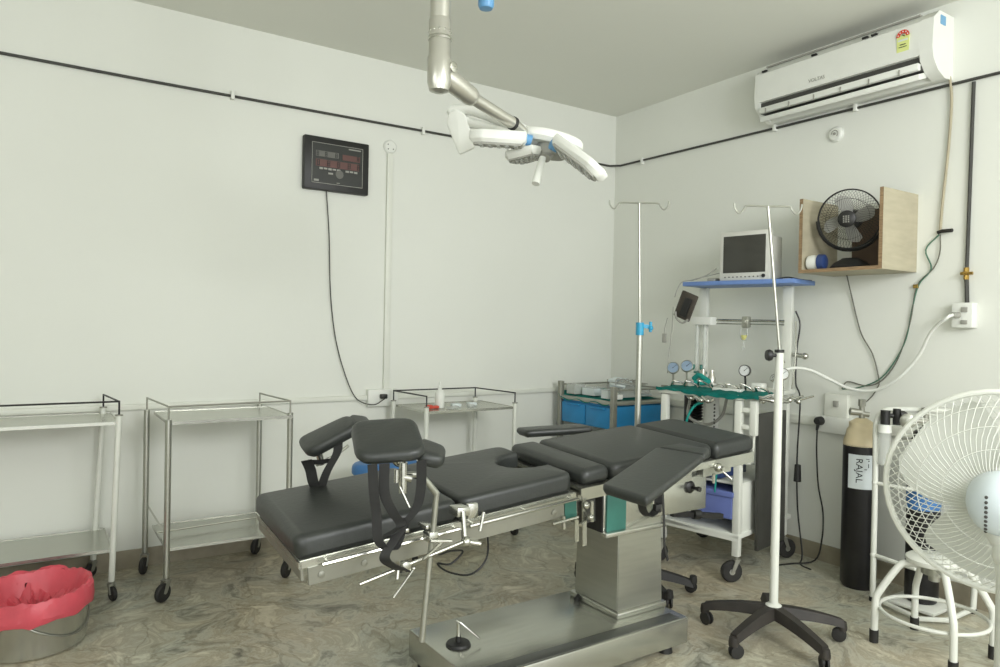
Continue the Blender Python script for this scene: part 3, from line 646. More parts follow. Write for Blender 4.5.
# leg crutches
def P_(x, y, z): return V((x, y, z))
cr_ = thing('leg_crutch', (1.12, 2.05, .66), 'padded leg crutch on the near rail of the operating table, black cushion facing up', 'leg crutch', 'pair of lithotomy leg crutches on the table')
b = B(); tube(b, [(1.062, 2.02, .34), (1.085, 2.02, .60), (1.096, 2.02, .70), (1.10, 2.01, .815)], .010, 10); tube(b, [(1.10, 2.01, .812), (1.045, 2.01, .873), (1.02, 2.015, .880), (.985, 2.02, .880)], .0105, 10, smooth=4); obj('support_rod', b, 'steel', cr_)
b = B(); cyl(b, (.985, 2.02, .825), (.985, 2.02, .92), .014); ball(b, (.98, 2.04, .925), .022); cyl(b, (.985, 2.02, .875), (1.01, 2.01, .87), .014); cyl(b, (.965, 2.0, .85), (.985, 1.97, .79), .004); cyl(b, (.962, 2.02, .86), (.962, 2.02, .90), .008); obj('ball_joint', b, 'chrome', cr_)
PC = [V((.855, 2.02, .985)), V((1.045, 1.90, 1.00)), V((1.145, 2.12, 1.03)), V((.975, 2.25, 1.03))]
from_px = None
b = B(); quadpad(b, [V((.832, 2.03, .952)), V((1.035, 1.955, .965)), V((1.10, 2.17, 1.045)), V((.905, 2.27, 1.03))], .04, .018, .06)
def gutter(bm, amt, ax, c, half):
    for v in bm.verts:
        d = (v.co-V(c)).dot(V(ax))/half; v.co.z += amt*(d*d)
pd = obj('knee_pad', b, 'cushion', cr_)
b = B(); quadpad(b, [V((1.02, 1.985, .955)), V((1.10, 1.955, .935)), V((1.165, 2.06, .955)), V((1.095, 2.125, .985))], .045, .02, .035); obj('pad_wing', b, 'cushion', pd)
b = B()
ribbon(b, [(.868, 1.99, .93), (.872, 1.985, .85), (.88, 1.98, .78), (.885, 1.97, .70), (.93, 1.965, .67), (.96, 1.97, .72), (.975, 1.97, .76)], (.8, -.6, .1), .03)
ribbon(b, [(.905, 1.985, .93), (.905, 1.98, .84), (.93, 1.97, .78), (.955, 1.965, .74), (.93, 1.96, .70), (.90, 1.955, .665), (.905, 1.96, .64), (.945, 1.975, .61), (.985, 1.99, .585)], (.8, -.5, .1), .032)
ribbon(b, [(1.015, 1.955, .935), (1.015, 1.955, .85), (1.0, 1.955, .79), (.96, 1.965, .74), (.90, 1.96, .715)], (.7, -.6, .2), .032)
st = obj('leg_strap', b, 'strap', cr_)
b = B(); box(b, (.97, 1.955, .725), (.012, .008, .012), .002); obj('strap_buckle', b, 'chrome', st)
b = B(); box(b, (1.092, 2.03, .672), (.035, .05, .035), .006); cyl(b, (1.075, 2.0, .665), (1.15, 1.995, .655), .006); box(b, (1.09, 2.06, .70), (.03, .06, .012), .003); cyl(b, (1.12, 2.0, .655), (1.03, 1.96, .625), .005); obj('rail_clamp', b, 'chrome', cr_)
# clamped extension bar
eb = thing('table_side_bar', (1.19, 2.03, .66), 'slim chrome bar clamped low along the near side of the operating table', 'bar')
b = B(); tube(b, [(.835, 1.995, .572), (1.19, 1.995, .645)], .0065, 10); obj('bar', b, 'chrome', eb)
b = B(); box(b, (.985, 1.995, .603), (.03, .03, .03), .006); cyl(b, (.96, 1.99, .598), (.955, 1.985, .57), .006); tube(b, [(1.01, 1.985, .592), (.93, 1.96, .525)], .004, 8); ball(b, (1.01, 1.985, .593), .007); obj('cross_clamp', b, 'chrome', eb)
b = B(); cyl(b, (1.205, 2.0, .64), (1.205, 2.02, .74), .009); ball(b, (1.205, 1.995, .645), .018); cyl(b, (1.205, 1.99, .645), (1.25, 1.98, .635), .009); box(b, (1.21, 2.05, .735), (.05, .06, .03), .005); box(b, (1.265, 2.06, .725), (.04, .02, .05), .004); cyl(b, (1.30, 2.04, .72), (1.28, 2.03, .66), .006); obj('rail_bracket', b, 'chrome', eb)
c2 = thing('leg_crutch', (1.1, 2.75, .7), 'padded leg crutch on the far rail of the operating table, tilted away', 'leg crutch', 'pair of lithotomy leg crutches on the table')
b = B(); tube(b, [(1.20, 2.74, .68), (1.20, 2.75, .86), (1.17, 2.74, .93), (1.06, 2.72, .90), (.95, 2.70, .845)], .009, 10, smooth=4); tube(b, [(.94, 2.69, .80), (1.02, 2.70, .83), (1.08, 2.72, .86)], .007, 8); obj('support_rod', b, 'steel', c2)
b = B(); cyl(b, (.965, 2.70, .80), (.942, 2.69, .872), .013); ball(b, (.94, 2.69, .868), .016); obj('ball_joint', b, 'chrome', c2)
b = B(); quadpad(b, [V((.865, 2.60, .87)), V((1.04, 2.53, .975)), V((1.065, 2.68, 1.00)), V((.875, 2.76, .90))], .045, .018, .05)
p_ = obj('knee_pad', b, 'cushion', c2)
b = B(); quadpad(b, [V((1.03, 2.53, .975)), V((1.09, 2.52, .975)), V((1.13, 2.63, .99)), V((1.06, 2.68, 1.00))], .05, .02, .04); obj('pad_wing', b, 'cushion', p_)
b = B(); ribbon(b, [(.87, 2.60, .84), (.89, 2.61, .80), (.905, 2.61, .745), (.95, 2.62, .70), (.97, 2.61, .70)], (.8, -.5, .2), .04)
ribbon(b, [(.985, 2.58, .90), (.98, 2.58, .86), (.945, 2.59, .79), (.925, 2.60, .72)], (.8, -.5, .2), .035)
ribbon(b, [(1.0, 2.58, .90), (.985, 2.60, .84), (.93, 2.62, .825), (.88, 2.62, .83)], (.3, -.3, .8), .02); obj('leg_strap', b, 'strap', c2)
b = B(); box(b, (1.2, 2.735, .69), (.04, .05, .05), .006); obj('rail_clamp', b, 'chrome', c2)
# cable under the table
b = B(); tube(b, [(1.52, 2.35, .60), (1.53, 2.3, .40), (1.55, 2.55, .12), (1.6, 2.95, .006), (1.72, 3.05, .006), (1.85, 3.0, .006), (1.9, 3.1, .006), (1.78, 3.3, .006), (1.9, 3.35, .006), (2.05, 3.2, .006), (1.95, 3.05, .006)], .004, 6, smooth=6)
b.free()
b = B(); tube(b, [T1(.80, .25, -.16), T1(.81, .25, -.25), T1(.80, .25, -.36), T1(.72, .24, -.40), T1(.62, .23, -.36), T1(.57, .22, -.31), T1(.63, .23, -.33), T1(.68, .22, -.29), T1(.62, .21, -.27), T1(.56, .2, -.26), T1(.52, .2, -.18)], .004, 6, smooth=6)
obj('hanging_cable', b, 'black', ot)

# ------------------------------------------------------------------ IV stands
def star_base(t, C, R, angs, hubz, m, wheel_r=.03, light=None):
    C = V(C)
    for i, a in enumerate(angs):
        d = V((math.cos(a), math.sin(a), 0)); b = B(); s = V((-d.y, d.x, 0)); prev = None
        for q in range(9):
            k = q/8; p = C+d*(.02+(R-.02)*k)+V((0, 0, hubz-.035*k*k-.012*k)); w = .034-.010*k; h = .030-.010*k
            cur = [b.verts.new(p+s*w*.6+V((0, 0, h*.6))), b.verts.new(p+s*w-V((0, 0, h))), b.verts.new(p-s*w-V((0, 0, h))), b.verts.new(p-s*w*.6+V((0, 0, h*.6)))]
            if prev: bridge(b, prev, cur)
            else: cap(b, cur, True)
            prev = cur
        cap(b, prev); e = C+d*R
        lathe(b, [(.020, .052), (.021, .066), (.018, .088), (.012, .092)], e, seg=12)
        lg = obj('base_leg', b, m, t)
        b = B(); ax = V((math.cos(a+1.1), math.sin(a+1.1), 0)); ds = V((-ax.y, ax.x, 0)); wc = e+ds*.012+V((0, 0, wheel_r))
        for o in (-.016, .004): lathe(b, [(wheel_r*.6, 0), (wheel_r*.95, .002), (wheel_r, .006), (wheel_r*.95, .011), (wheel_r*.6, .013)], wc+ax*o, ax, 18)
        cyl(b, wc-ax*.01, wc+ax*.01, .01); cyl(b, e+V((0, 0, .05)), e+V((0, 0, .07)), .006); bar(b, e+V((0, 0, .055)), wc, .01, .012, up=tuple(ax))
        obj('caster', b, 'rubber', lg)
def hooks(b, top, d, half, r=.0042, drop=.02):
    top = V(top); d = V(d).normalized()
    for s in (-1, 1):
        P = [top, top+d*s*half*.62, top+d*s*half*.70+V((0, 0, -.012)), top+d*s*half*.80+V((0, 0, -.030)), top+d*s*half*.9+V((0, 0, -.028)), top+d*s*half*.98+V((0, 0, -.008)), top+d*s*half*1.0+V((0, 0, .012))]
        tube(b, P, r, 8, smooth=4)
d_img = V((.833, -.552, 0))

C1 = V((2.66, 2.70, 0)); t = thing('iv_stand', C1, 'steel drip stand with a blue clamp behind the operating table', 'drip stand')
star_base(t, C1, .30, [math.radians(a) for a in (-45, -100, 178, 124, 32)], .10, 'rubber')
b = B(); cyl(b, C1+V((0, 0, .08)), C1+V((.004, 0, 1.335)), .0155); lp = obj('lower_pole', b, 'steel', t)
b = B(); cyl(b, C1+V((.004, 0, 1.33)), C1+V((-.012, .008, 2.01)), .0075); up = obj('upper_pole', b, 'steel', t)
b = B(); hooks(b, C1+V((-.012, .008, 2.01)), d_img, .155); obj('hook_bar', b, 'steel', up)
b = B(); cyl(b, C1+V((.004, 0, 1.322)), C1+V((.004, 0, 1.388)), .021); bar(b, C1+V((.02, -.01, 1.37)), C1+V((.05, -.03, 1.365)), .012, .02)
cyl(b, C1+V((.045, -.035, 1.34)), C1+V((.052, -.03, 1.392)), .008); ball(b, C1+V((.048, -.035, 1.36)), .013); obj('height_clamp', b, 'clampblue', t)
C2 = V((2.745, 1.925, 0)); t = thing('iv_stand', C2, 'white-poled drip stand with a black star base in front of the anaesthesia trolley', 'drip stand')
star_base(t, C2, .30, [math.radians(a) for a in (114, 185, 256, 325, 42)], .135, 'brownrub', .03)
b = B(); cyl(b, C2+V((0, 0, .10)), C2+V((0, 0, 1.27)), .0185, .0175, 18); lathe(b, [(.034, .148), (.034, .155), (.022, .163)], C2, seg=18); lp = obj('lower_pole', b, 'white', t)
b = B(); cyl(b, C2+V((0, 0, 1.262)), C2+V((0, 0, 1.275)), .0205); obj('pole_cap', b, 'black', lp)
b = B(); lathe(b, [(.008, 0), (.008, .02), (.022, .024), (.026, .034), (.022, .046), (.01, .048)], C2+V((-.01, .005, 1.25)), (-.85, .5, 0), 16); obj('clamp_knob', b, 'black', lp)
tp = C2+V((-.055, .035, 1.90))
b = B(); cyl(b, C2+V((0, 0, 1.27)), tp, .0065); up = obj('upper_pole', b, 'steel', t)
b = B(); hooks(b, tp, d_img, .148); obj('hook_bar', b, 'steel', up)

# ------------------------------------------------------------------ anaesthesia trolley
A_ = math.radians(11); wa = V((math.cos(A_), math.sin(A_), 0)); wb = V((-wa.y, wa.x, 0)); WO = V((3.2, 2.48, 0))
def W(u, v, z): return WO+wa*u+wb*v+V((0, 0, z))
AX = (wa, wb, V((0, 0, 1)))
def wbox(b, u0, u1, v0, v1, z0, z1, bev=.003): box(b, W((u0+u1)/2, (v0+v1)/2, (z0+z1)/2), (abs(u1-u0), abs(v1-v0), abs(z1-z0)), bev, AX)
at = thing('anaesthesia_trolley', W(.3, .28, 0), 'white anaesthesia trolley with blue top shelf, gauges and a violet drawer', 'anaesthesia trolley')
for u, v, z1 in ((0, 0, .98), (0, .46, .98), (.6, .01, 1.0), (.6, .56, 1.0)):
    b = B(); wbox(b, u-.019, u+.019, v-.019, v+.019, .14, z1); lg = obj('leg', b, 'white', at)
    caster(at, W(u, v, 0), h=.15, r=.058, dirv=(-.83, .45) if not u else (.83, -.3))
for v in (.01, .565):
    b = B(); wbox(b, .585, .62, v-.028, v+.028, 1.0, 1.63); obj('upright', b, 'white', at)
b = B(); wbox(b, .38, .68, -.115, .595, 1.632, 1.658); obj('top_shelf', b, 'shelfblue', at)
b = B(); wbox(b, -.02, .64, -.03, .50, .985, 1.01); obj('bench_top', b, 'white', at)
b = B(); wbox(b, -.02, .64, -.02, .58, .235, .262); wbox(b, -.02, 0, -.02, .48, .22, .26); obj('bottom_shelf', b, 'white', at)
b = B(); wbox(b, .02, .6, -.01, .57, .515, .53); obj('middle_shelf', b, 'white', at)
b = B(); wbox(b, .02, .6, -.012, -.004, .26, .52); obj('side_panel', b, 'white', at)
b = B(); wbox(b, -.025, .5, .02, .42, .335, .475, .006); dr = obj('drawer', b, 'drawer', at)
b = B(); wbox(b, -.035, -.02, .01, .43, .455, .485, .004); obj('drawer_lip', b, 'drawer', dr)
b = B(); wbox(b, .0, .3, .10, .24, .54, .66, .006); obj('storage_box', b, 'navy', at)
b = B(); wbox(b, -.015, .02, -.07, 0, .83, .855); wbox(b, -.015, .02, -.07, 0, .92, .945); wbox(b, -.018, .02, -.10, -.065, .80, .985); tube(b, [W(0, -.085, .80), W(-.01, -.085, .67), W(-.01, -.07, .65), W(-.02, -.02, .65)], .006, 8); obj('side_frame', b, 'white', at)
# cloth on the bench
b = B(); g = []
n1, n2 = 26, 10
for i in range(n1+1):
    row = []
    for j in range(n2+1):
        v = -.12+.63*i/n1; q = j/n2
        drop = .018+.008*math.sin(v*9)+.03*max(0, .3-v)
        if q < .25: u, z = -.03, 1.014-drop*(1-q/.25)
        else: u, z = -.03+(.26)*(q-.25)/.75, 1.014
        z += .004*math.sin(i*1.7+j)+.003*math.sin(i*.7-j*2)
        row.append(b.verts.new(W(u-.006*math.sin(i*1.1), v, z+.003)))
    g.append(row)
for i in range(n1):
    for j in range(n2): b.faces.new((g[i][j], g[i+1][j], g[i+1][j+1], g[i][j+1]))
bmesh.ops.solidify(b, geom=b.faces[:], thickness=.003)
tag(obj('green_cloth', b, 'green'), 'green surgical cloth spread along the front of the anaesthesia trolley bench', 'cloth')
def gauge(u, v, z, r, face, body, d=(-.95, -.3, .1), stem=True, kind='pressure_gauge', base=1.01):
    p = W(u, v, z); d = V(d).normalized(); b = B(); lathe(b, [(r*.5, -.02), (r*.96, -.014), (r, -.008), (r, .006), (r*.9, .009), (r*.88, .004)], p, d, 24)
    if stem: tube(b, [p-d*.008-V((0, 0, r*.6)), V((p.x, p.y, base))-d*.02], .006, 8)
    gg = obj(kind, b, body, at)
    b = B(); lathe(b, [(r*.86, 0), (r*.86, .006), (0.001, .0062)], p, d, 24); f = obj('dial', b, face, gg)
    x, y, z_ = frame_from_dir(d); b = B(); q = p+d*.0072; bar(b, q-x*r*.1-y*r*.1, q+x*r*.55+y*r*.5, .002, .001, up=tuple(d))
    for k in range(9):
        a = PI*(-.2+1.4*k/8); c = q+x*r*.7*math.cos(a)+y*r*.7*math.sin(a); box(b, c, (.002, .002, .001))
    ball(b, q, .003, u=6, v=5); obj('needle', b, 'ink', f)
gauge(.30, .60, 1.115, .038, 'gaugeblue', 'steel', (-.75, -.55, .35)); gauge(.32, .515, 1.13, .038, 'gaugeblue', 'steel', (-.75, -.6, .35))
gauge(.3, .125, 1.125, .034, 'gaugeface', 'black'); gauge(.3, -.10, 1.118, .034, 'gaugeface', 'chrome', (-.8, -.5, .35)); gauge(.36, -.02, 1.09, .024, 'gaugeface', 'chrome', (-.6, .3, .4))
# flow tubes by the left upright
for v in (.52, .575):
    b = B(); cyl(b, W(.54, v, 1.08), W(.54, v, 1.40), .013); ft = obj('flow_tube', b, 'clear', at)
    b = B(); cyl(b, W(.54, v, 1.01), W(.54, v, 1.09), .018); lathe(b, [(.007, 0), (.010, .01), (.010, .03), (.006, .035)], W(.50, v, 1.10), seg=10); obj('flow_knob', b, 'teal', ft)
b = B(); wbox(b, .50, .58, .46, .60, 1.39, 1.44); wbox(b, .47, .58, .49, .60, 1.035, 1.075); obj('flow_block', b, 'whitep', at)
b = B(); lathe(b, [(.024, 0), (.026, .04), (.018, .055), (.012, .09)], W(.42, .46, 1.02)); lathe(b, [(.024, 0), (.026, .04), (.018, .055), (.012, .09)], W(.42, .40, 1.02)); obj('valve_body', b, 'aluminium', at)
b = B(); tube(b, [W(.38, .50, 1.05), W(.37, .46, 1.075), W(.36, .42, 1.06), W(.34, .38, 1.04), W(.3, .45, 1.03)], .016, 10, smooth=4); obj('breathing_hose', b, 'green', at)
# horizontal rail
b = B(); tube(b, [W(.575, .56, 1.422), W(.575, .02, 1.418)], .008, 10); tube(b, [W(.575, .56, 1.40), W(.575, .02, 1.397)], .004, 8); obj('cross_rail', b, 'chrome', at)
b = B(); wbox(b, .545, .59, .235, .275, 1.375, 1.445, .004); wbox(b, .53, .57, .245, .265, 1.40, 1.425, .004); obj('rail_clamp', b, 'steel', at)
b = B(); tube(b, [W(.55, .28, 1.375), W(.55, .283, 1.32), W(.55, .26, 1.295), W(.55, .237, 1.32), W(.55, .24, 1.375)], .003, 6, smooth=4); cyl(b, W(.55, .26, 1.30), W(.55, .26, 1.25), .004); tube(b, [W(.55, .27, 1.24), W(.55, .26, 1.26), W(.55, .25, 1.24)], .003, 6); hh = obj('drip_chamber', b, 'clear', at)
b = B(); lathe(b, [(.008, 0), (.018, .018), (.018, .03)], W(.55, .26, 1.30), seg=14); obj('liquid', b, 'yellow', hh)
b = B(); wbox(b, .1, .16, .05, .22, 1.01, 1.03); wbox(b, .25, .32, .0, .06, 1.01, 1.06); obj('white_block', b, 'whitep', at)
# clutter of pipes
b = B()
for k in range(7):
    v = .50-.085*k; tube(b, [W(.12+.01*k, v, 1.02), W(.10, v-.03, 1.05+.006*(k % 3)), W(.14, v-.07, 1.035), W(.12, v-.10, 1.02)], .006, 8, smooth=4)
obj('pipe_work', b, 'chrome', at)
for k, (u, v) in enumerate([(.02, .31), (.0, .25), (-.03, .215), (-.04, .17)]):
    b = B(); tube(b, [W(u, v+.03, .985), W(u-.02, v, .975), W(u-.03, v-.03, .965), W(u-.02, v-.05, .98)], .009, 8, smooth=3); ball(b, W(u-.03, v-.02, .968), .014); obj('valve', b, 'chrome', at)
b = B(); tube(b, [W(0, -.02, 1.0), W(-.02, -.12, 1.0), W(.02, -.2, .99), W(.1, -.22, .985)], .008, 8, smooth=3); obj('outlet_pipe', b, 'chrome', at)
for k in range(5):
    b = B(); ball(b, W(.02+.04*k, -.12-.03*k, .985+.006*(k % 2)), .014); tube(b, [W(.02+.04*k, -.1-.03*k, .985), W(.1+.05*k, -.13-.035*k, 1.01)], .006, 8); obj('tap', b, 'chrome', at)
b = B(); tube(b, [W(-.03, .20, .955), W(-.035, .25, .93), W(-.04, .29, .86), W(-.045, .30, .76), W(-.04, .28, .6)], .007, 8, smooth=5); tube(b, [W(-.03, .10, .66), W(-.035, .11, .55), W(-.035, .115, .47)], .005, 8); obj('oxygen_hose', b, 'green', at)
b = B()
for k in range(14): tube(b, [W(-.02, .135, .95-.02*k), W(-.022+.004*(k % 2), .137, .94-.02*k)], .005, 6)
obj('chain', b, 'dkgrey', at)
b = B()
for k in range(9):
    z = .97-.018*k; lathe(b, [(.03, 0), (.042, .009), (.03, .018)], W(.28, .42, z-.018), seg=20)
cyl(b, W(.33, .50, .96), W(.33, .50, .72), .03); obj('black_bellows', b, 'black', at)
b = B(); cyl(b, W(.3, .33, .98), W(.3, .33, .73), .045); cyl(b, W(.42, .22, .98), W(.42, .22, .70), .03); obj('soda_canister', b, 'whitep', at)
b = B(); tube(b, [W(.2, .42, .93), W(.16, .40, .84), W(.2, .30, .80), W(.22, .22, .86), W(.2, .18, .97)], .009, 8, smooth=5); obj('grey_hose', b, 'grey', at)
b = B(); tube(b, [W(.585, -.045, 1.42), W(.585, -.05, 1.25), W(.56, -.05, 1.1), W(.54, -.05, 1.02)], .005, 8, smooth=4); cyl(b, W(.6, -.03, 1.22), W(.58, -.10, 1.215), .014); ball(b, W(.57, -.11, 1.215), .02); tube(b, [W(.57, .06, 1.47), W(.56, .05, 1.33), W(.56, .05, 1.24), W(.55, .0, 1.17)], .004, 6); obj('post_fittings', b, 'chrome', at)
b = B(); tube(b, [W(.64, -.02, 1.48), W(.645, -.045, 1.40), W(.645, -.03, 1.25), W(.64, -.03, 1.05), W(.66, -.05, .95), W(.66, -.04, .6), W(.66, -.05, .3), W(.62, -.10, .05), W(.55, -.12, .006), W(.5, -.2, .006)], .005, 6, smooth=5); cyl(b, W(.66, -.045, .46), W(.66, -.045, .56), .022, .018); obj('black_cable', b, 'black', at)
# monitor
t = thing('patient_monitor', W(.5, .21, 1.658), 'boxy grey patient monitor with dark screen on the blue shelf', 'monitor')
b = B(); wbox(b, .42, .46, .045, .365, 1.659, 1.955, .008); bz = obj('front_bezel', b, 'moncase', t)
b = B(); wbox(b, .46, .60, .05, .345, 1.662, 1.925, .012); obj('rear_housing', b, 'moncase', t)
b = B(); wbox(b, .4185, .4205, .072, .340, 1.705, 1.928, .001); obj('screen', b, 'screen', bz)
b = B()
for k in range(9):
    v = .325-.026*k; lathe(b, [(.0045, 0), (.0045, .003)], W(.42, v, 1.680), -wa, 10)
obj('buttons', b, 'ledgrey', bz)
b = B(); lathe(b, [(.011, 0), (.011, .006), (.008, .012)], W(.42, .082, 1.683), -wa, 16); obj('rotary_knob', b, 'black', bz)
b = B(); wbox(b, .44, .56, .40, .46, 1.659, 1.682, .008); o = obj('blood_pressure_module', b, 'grey'); tag(o, 'small dark-bottomed sensor lying left of the patient monitor', 'sensor')
b = B(); tube(b, [W(.45, .40, 1.74), W(.44, .46, 1.70), W(.42, .54, 1.672), W(.39, .60, 1.66), W(.36, .62, 1.61), W(.35, .63, 1.56)], .004, 6, smooth=5); tube(b, [W(.45, .38, 1.71), W(.44, .48, 1.69), W(.4, .55, 1.67)], .003, 6, smooth=4); tube(b, [W(.35, .64, 1.50), W(.35, .645, 1.35), W(.33, .65, 1.2), W(.3, .64, 1.08)], .003, 6, smooth=4); tube(b, [W(.35, .68, 1.43), W(.35, .70, 1.36), W(.35, .70, 1.33)], .003, 6); box(b, W(.35, .70, 1.30), (.02, .025, .06), .004, AX)
tag(obj('sensor_cable', b, 'grey'), 'grey sensor cable draped over the left end of the blue shelf', 'cable')
b = B(); tube(b, [W(.5, .04, 1.665), W(.52, -.02, 1.675), W(.56, -.08, 1.662), W(.66, -.1, 1.661)], .004, 6, smooth=5); tag(obj('monitor_cable', b, 'black'), 'black cable lying on the blue shelf right of the monitor', 'cable')
# hanging dark folder
t = thing('pressure_cuff', W(.34, .60, 1.50), 'dark brown blood pressure cuff hanging tilted at the left of the blue shelf', 'cuff')
ax = V((0, 0, 1)); dX = (wb*-.9+V((0, 0, -.36))).normalized(); dZ = (wb*-.36+V((0, 0, .9))).normalized(); dn = dX.cross(dZ).normalized()
b = B(); box(b, W(.36, .555, 1.505), (.115, .022, .17), .006, (dX, dn, dZ)); obj('cuff', b, mat('dark_brown_fabric', (66, 60, 52), .7, var=.15, scale=30, bump=.3), t)
b = B(); box(b, W(.345, .548, 1.495), (.05, .012, .12), .004, (dX, dn, dZ)); obj('fold', b, 'black', t)
b = B(); tube(b, [W(.345, .62, 1.47), W(.34, .61, 1.43), W(.345, .57, 1.40), W(.35, .53, 1.42)], .007, 8, smooth=4); obj('tube', b, 'grey', t)
# dark board between bench and wall side
b = B(); box(b, W(.27, -.055, .53), (.34, .02, .75), .003, (wa, wb, V((0, 0, 1)))); 
for v in b.verts: v.co += wa*((v.co.z-.9)*-.02)
tag(obj('dark_board', b, 'dkgrey'), 'tall dark grey board leaning on the right side of the anaesthesia trolley', 'board')
# white gas hose
b = B(); tube(b, [(XR-.10, 1.72, 1.455), (XR-.14, 1.73, 1.44), (XR-.10, 1.82, 1.37), (XR-.06, 1.90, 1.24), (XR-.06, 2.0, 1.12), (XR-.06, 2.12, 1.045), (XR-.08, 2.25, 1.04), (XR-.12, 2.36, 1.09), (XR-.22, 2.42, 1.14), (XR-.36, 2.44, 1.15), (3.51, 2.47, 1.11), (3.48, 2.47, 1.03)], .0085, 10, smooth=6)
tag(obj('gas_hose', b, 'whitep'), 'white hose looping from the switch box to the anaesthesia trolley', 'hose')
b = B(); tube(b, [(XR-.08, 2.45, .79), (XR-.08, 2.45, .65), (XR-.04, 2.46, .45), (XR-.05, 2.42, .3), (XR-.07, 2.41, .15), (XR-.12, 2.42, .03), (3.72, 2.50, .006), (3.6, 2.52, .006), (3.5, 2.45, .006)], .005, 6, smooth=5)
tag(obj('power_cable', b, 'black'), 'black cable dropping from the socket box to the floor', 'cable')

# ------------------------------------------------------------------ blue cabinet trolley in the corner
t = thing('blue_cabinet', (3.6, 3.9, 0), 'low steel-framed blue cabinet trolley in the corner of the room', 'cabinet')
bx0, bx1, by0, by1 = 3.35, 3.84, 3.63, 4.21
for x, y in ((bx0, by0), (bx1, by0), (bx0, by1), (bx1, by1)):
    b = B(); boxab(b, (x-.018, y-.018, .06), (x+.018, y+.018, .955), .003); lg = obj('leg', b, 'steeld', t)
    caster(t, (x, y, 0), h=.07, r=.026)
b = B(); boxab(b, (bx0-.012, by0-.012, .825), (bx1+.012, by1+.012, .852), .002); obj('top', b, 'steel', t)
b = B(); boxab(b, (bx0+.01, by0+.02, .655), (bx1-.01, by1-.02, .822)); obj('carcass', b, 'blue', t)
for k in range(2):
    y0 = by0+.022+k*.272; b = B(); boxab(b, (bx0-.008, y0, .66), (bx0+.01, y0+.262, .805), .004); d = obj('door', b, 'blue', t)
    b = B(); boxab(b, (bx0-.02, y0+.05, .79), (bx0-.006, y0+.21, .802), .003); obj('door_handle', b, 'blue', d)
for k in range(2):
    x0 = bx0+.022+k*.225; b = B(); boxab(b, (x0, by0-.008, .62), (x0+.215, by0+.012, .815), .004); obj('panel', b, 'blue', t)
b = B(); boxab(b, (bx0+.01, by0+.02, .25), (bx1-.01, by1-.02, .262)); obj('lower_shelf', b, 'steel', t)
b = B(); tube(b, [(bx0, by0, .93), (bx1, by0, .93)], .006, 8); tube(b, [(bx1, by0, .93), (bx1, by1, .93)], .006, 8); tube(b, [(bx0, by1, .93), (bx1, by1, .93)], .006, 8); obj('guard_rail', b, 'steeld', t)
b = B(); g = []
for i in range(19):
    row = []
    for j in range(13):
        x = bx0-.02+.50*j/12; y = by0+.03+.56*i/18; z = .857+.004*math.sin(i*1.3)*math.sin(j*.9)
        if j == 0: z -= .03+.01*math.sin(i)
        if i == 18: z += .03
        row.append(b.verts.new((x, y, z)))
    g.append(row)
for i in range(18):
    for j in range(12): b.faces.new((g[i][j], g[i+1][j], g[i+1][j+1], g[i][j+1]))
bmesh.ops.solidify(b, geom=b.faces[:], thickness=.003)
tag(obj('green_cloth', b, 'green'), 'green surgical cloth covering the top of the blue cabinet', 'cloth')
bxs = [((3.42, 4.12, .865), (.10, .09, .07), 'clear', 'clear plastic box at the far left end of the blue cabinet top'),
       ((3.50, 3.98, .865), (.16, .13, .055), 'label', 'long clear-white tray behind the left end of the blue cabinet'),
       ((3.60, 3.80, .865), (.20, .14, .08), 'clear', 'wide clear box in the middle of the blue cabinet top'),
       ((3.40, 3.74, .865), (.07, .07, .06), 'label', 'small white carton at the front corner of the blue cabinet'),
       ((3.42, 3.67, .865), (.05, .05, .035), 'whitep', 'tiny white box by the front post of the blue cabinet')]
for c, s, m, lab in bxs:
    tt = thing('storage_box', c, lab, 'box', 'boxes on the blue cabinet'); x, y, z = c; sx, sy, h = s
    b = B(); box(b, (x, y, z+.002), (sx, sy, .004)); box(b, (x-sx/2, y, z+h/2), (.003, sy, h)); box(b, (x+sx/2, y, z+h/2), (.003, sy, h)); box(b, (x, y-sy/2, z+h/2), (sx, .003, h)); box(b, (x, y+sy/2, z+h/2), (sx, .003, h)); obj('tray', b, m, tt)
    b = B(); box(b, (x, y, z+h), (sx+.008, sy+.008, .006), .002); obj('lid', b, 'clear', tt)
b = B(); box(b, (3.52, 3.89, .89), (.05, .045, .05), .004); tag(obj('green_box', b, 'green'), 'small green box among the clear boxes on the blue cabinet', 'box')
spots = [(3.60, 3.80, .958, 'label'), (3.66, 3.86, .975, 'label'), (3.56, 3.74, .962, 'clear'), (3.72, 3.72, .885, 'label'), (3.77, 3.80, .90, 'label'), (3.68, 3.69, .905, 'clear'), (3.55, 3.83, .985, 'label'), (3.72, 3.9, .935, 'label'), (3.50, 3.76, .95, 'label')]
for k, (x, y, z, m) in enumerate(spots):
    b = B(); a = k*1.1; box(b, (x, y, z), (.11, .07, .018), .006, (V((math.cos(a), math.sin(a), .12)).normalized(), V((-math.sin(a), math.cos(a), 0)), V((0, 0, 1))))
    for v in b.verts: v.co += V((random.uniform(-.006, .006), random.uniform(-.006, .006), random.uniform(-.006, .006)))
    tag(obj('sterile_packet', b, m), 'crumpled white sterile packet heaped on the blue cabinet top', 'packet', 'heap of packets on the blue cabinet')
b = B()
for k in range(5): tube(b, [(3.45+.05*k, 3.72+.03*k, .96), (3.5+.05*k, 3.76, 1.0-.004*k), (3.56+.04*k, 3.70+.04*k, .97), (3.62+.04*k, 3.66+.02*k, .955)], .0035, 6, smooth=4)
tag(obj('coiled_tubing', b, 'grey'), 'loose grey tubing lying over the packets on the blue cabinet', 'tubing')

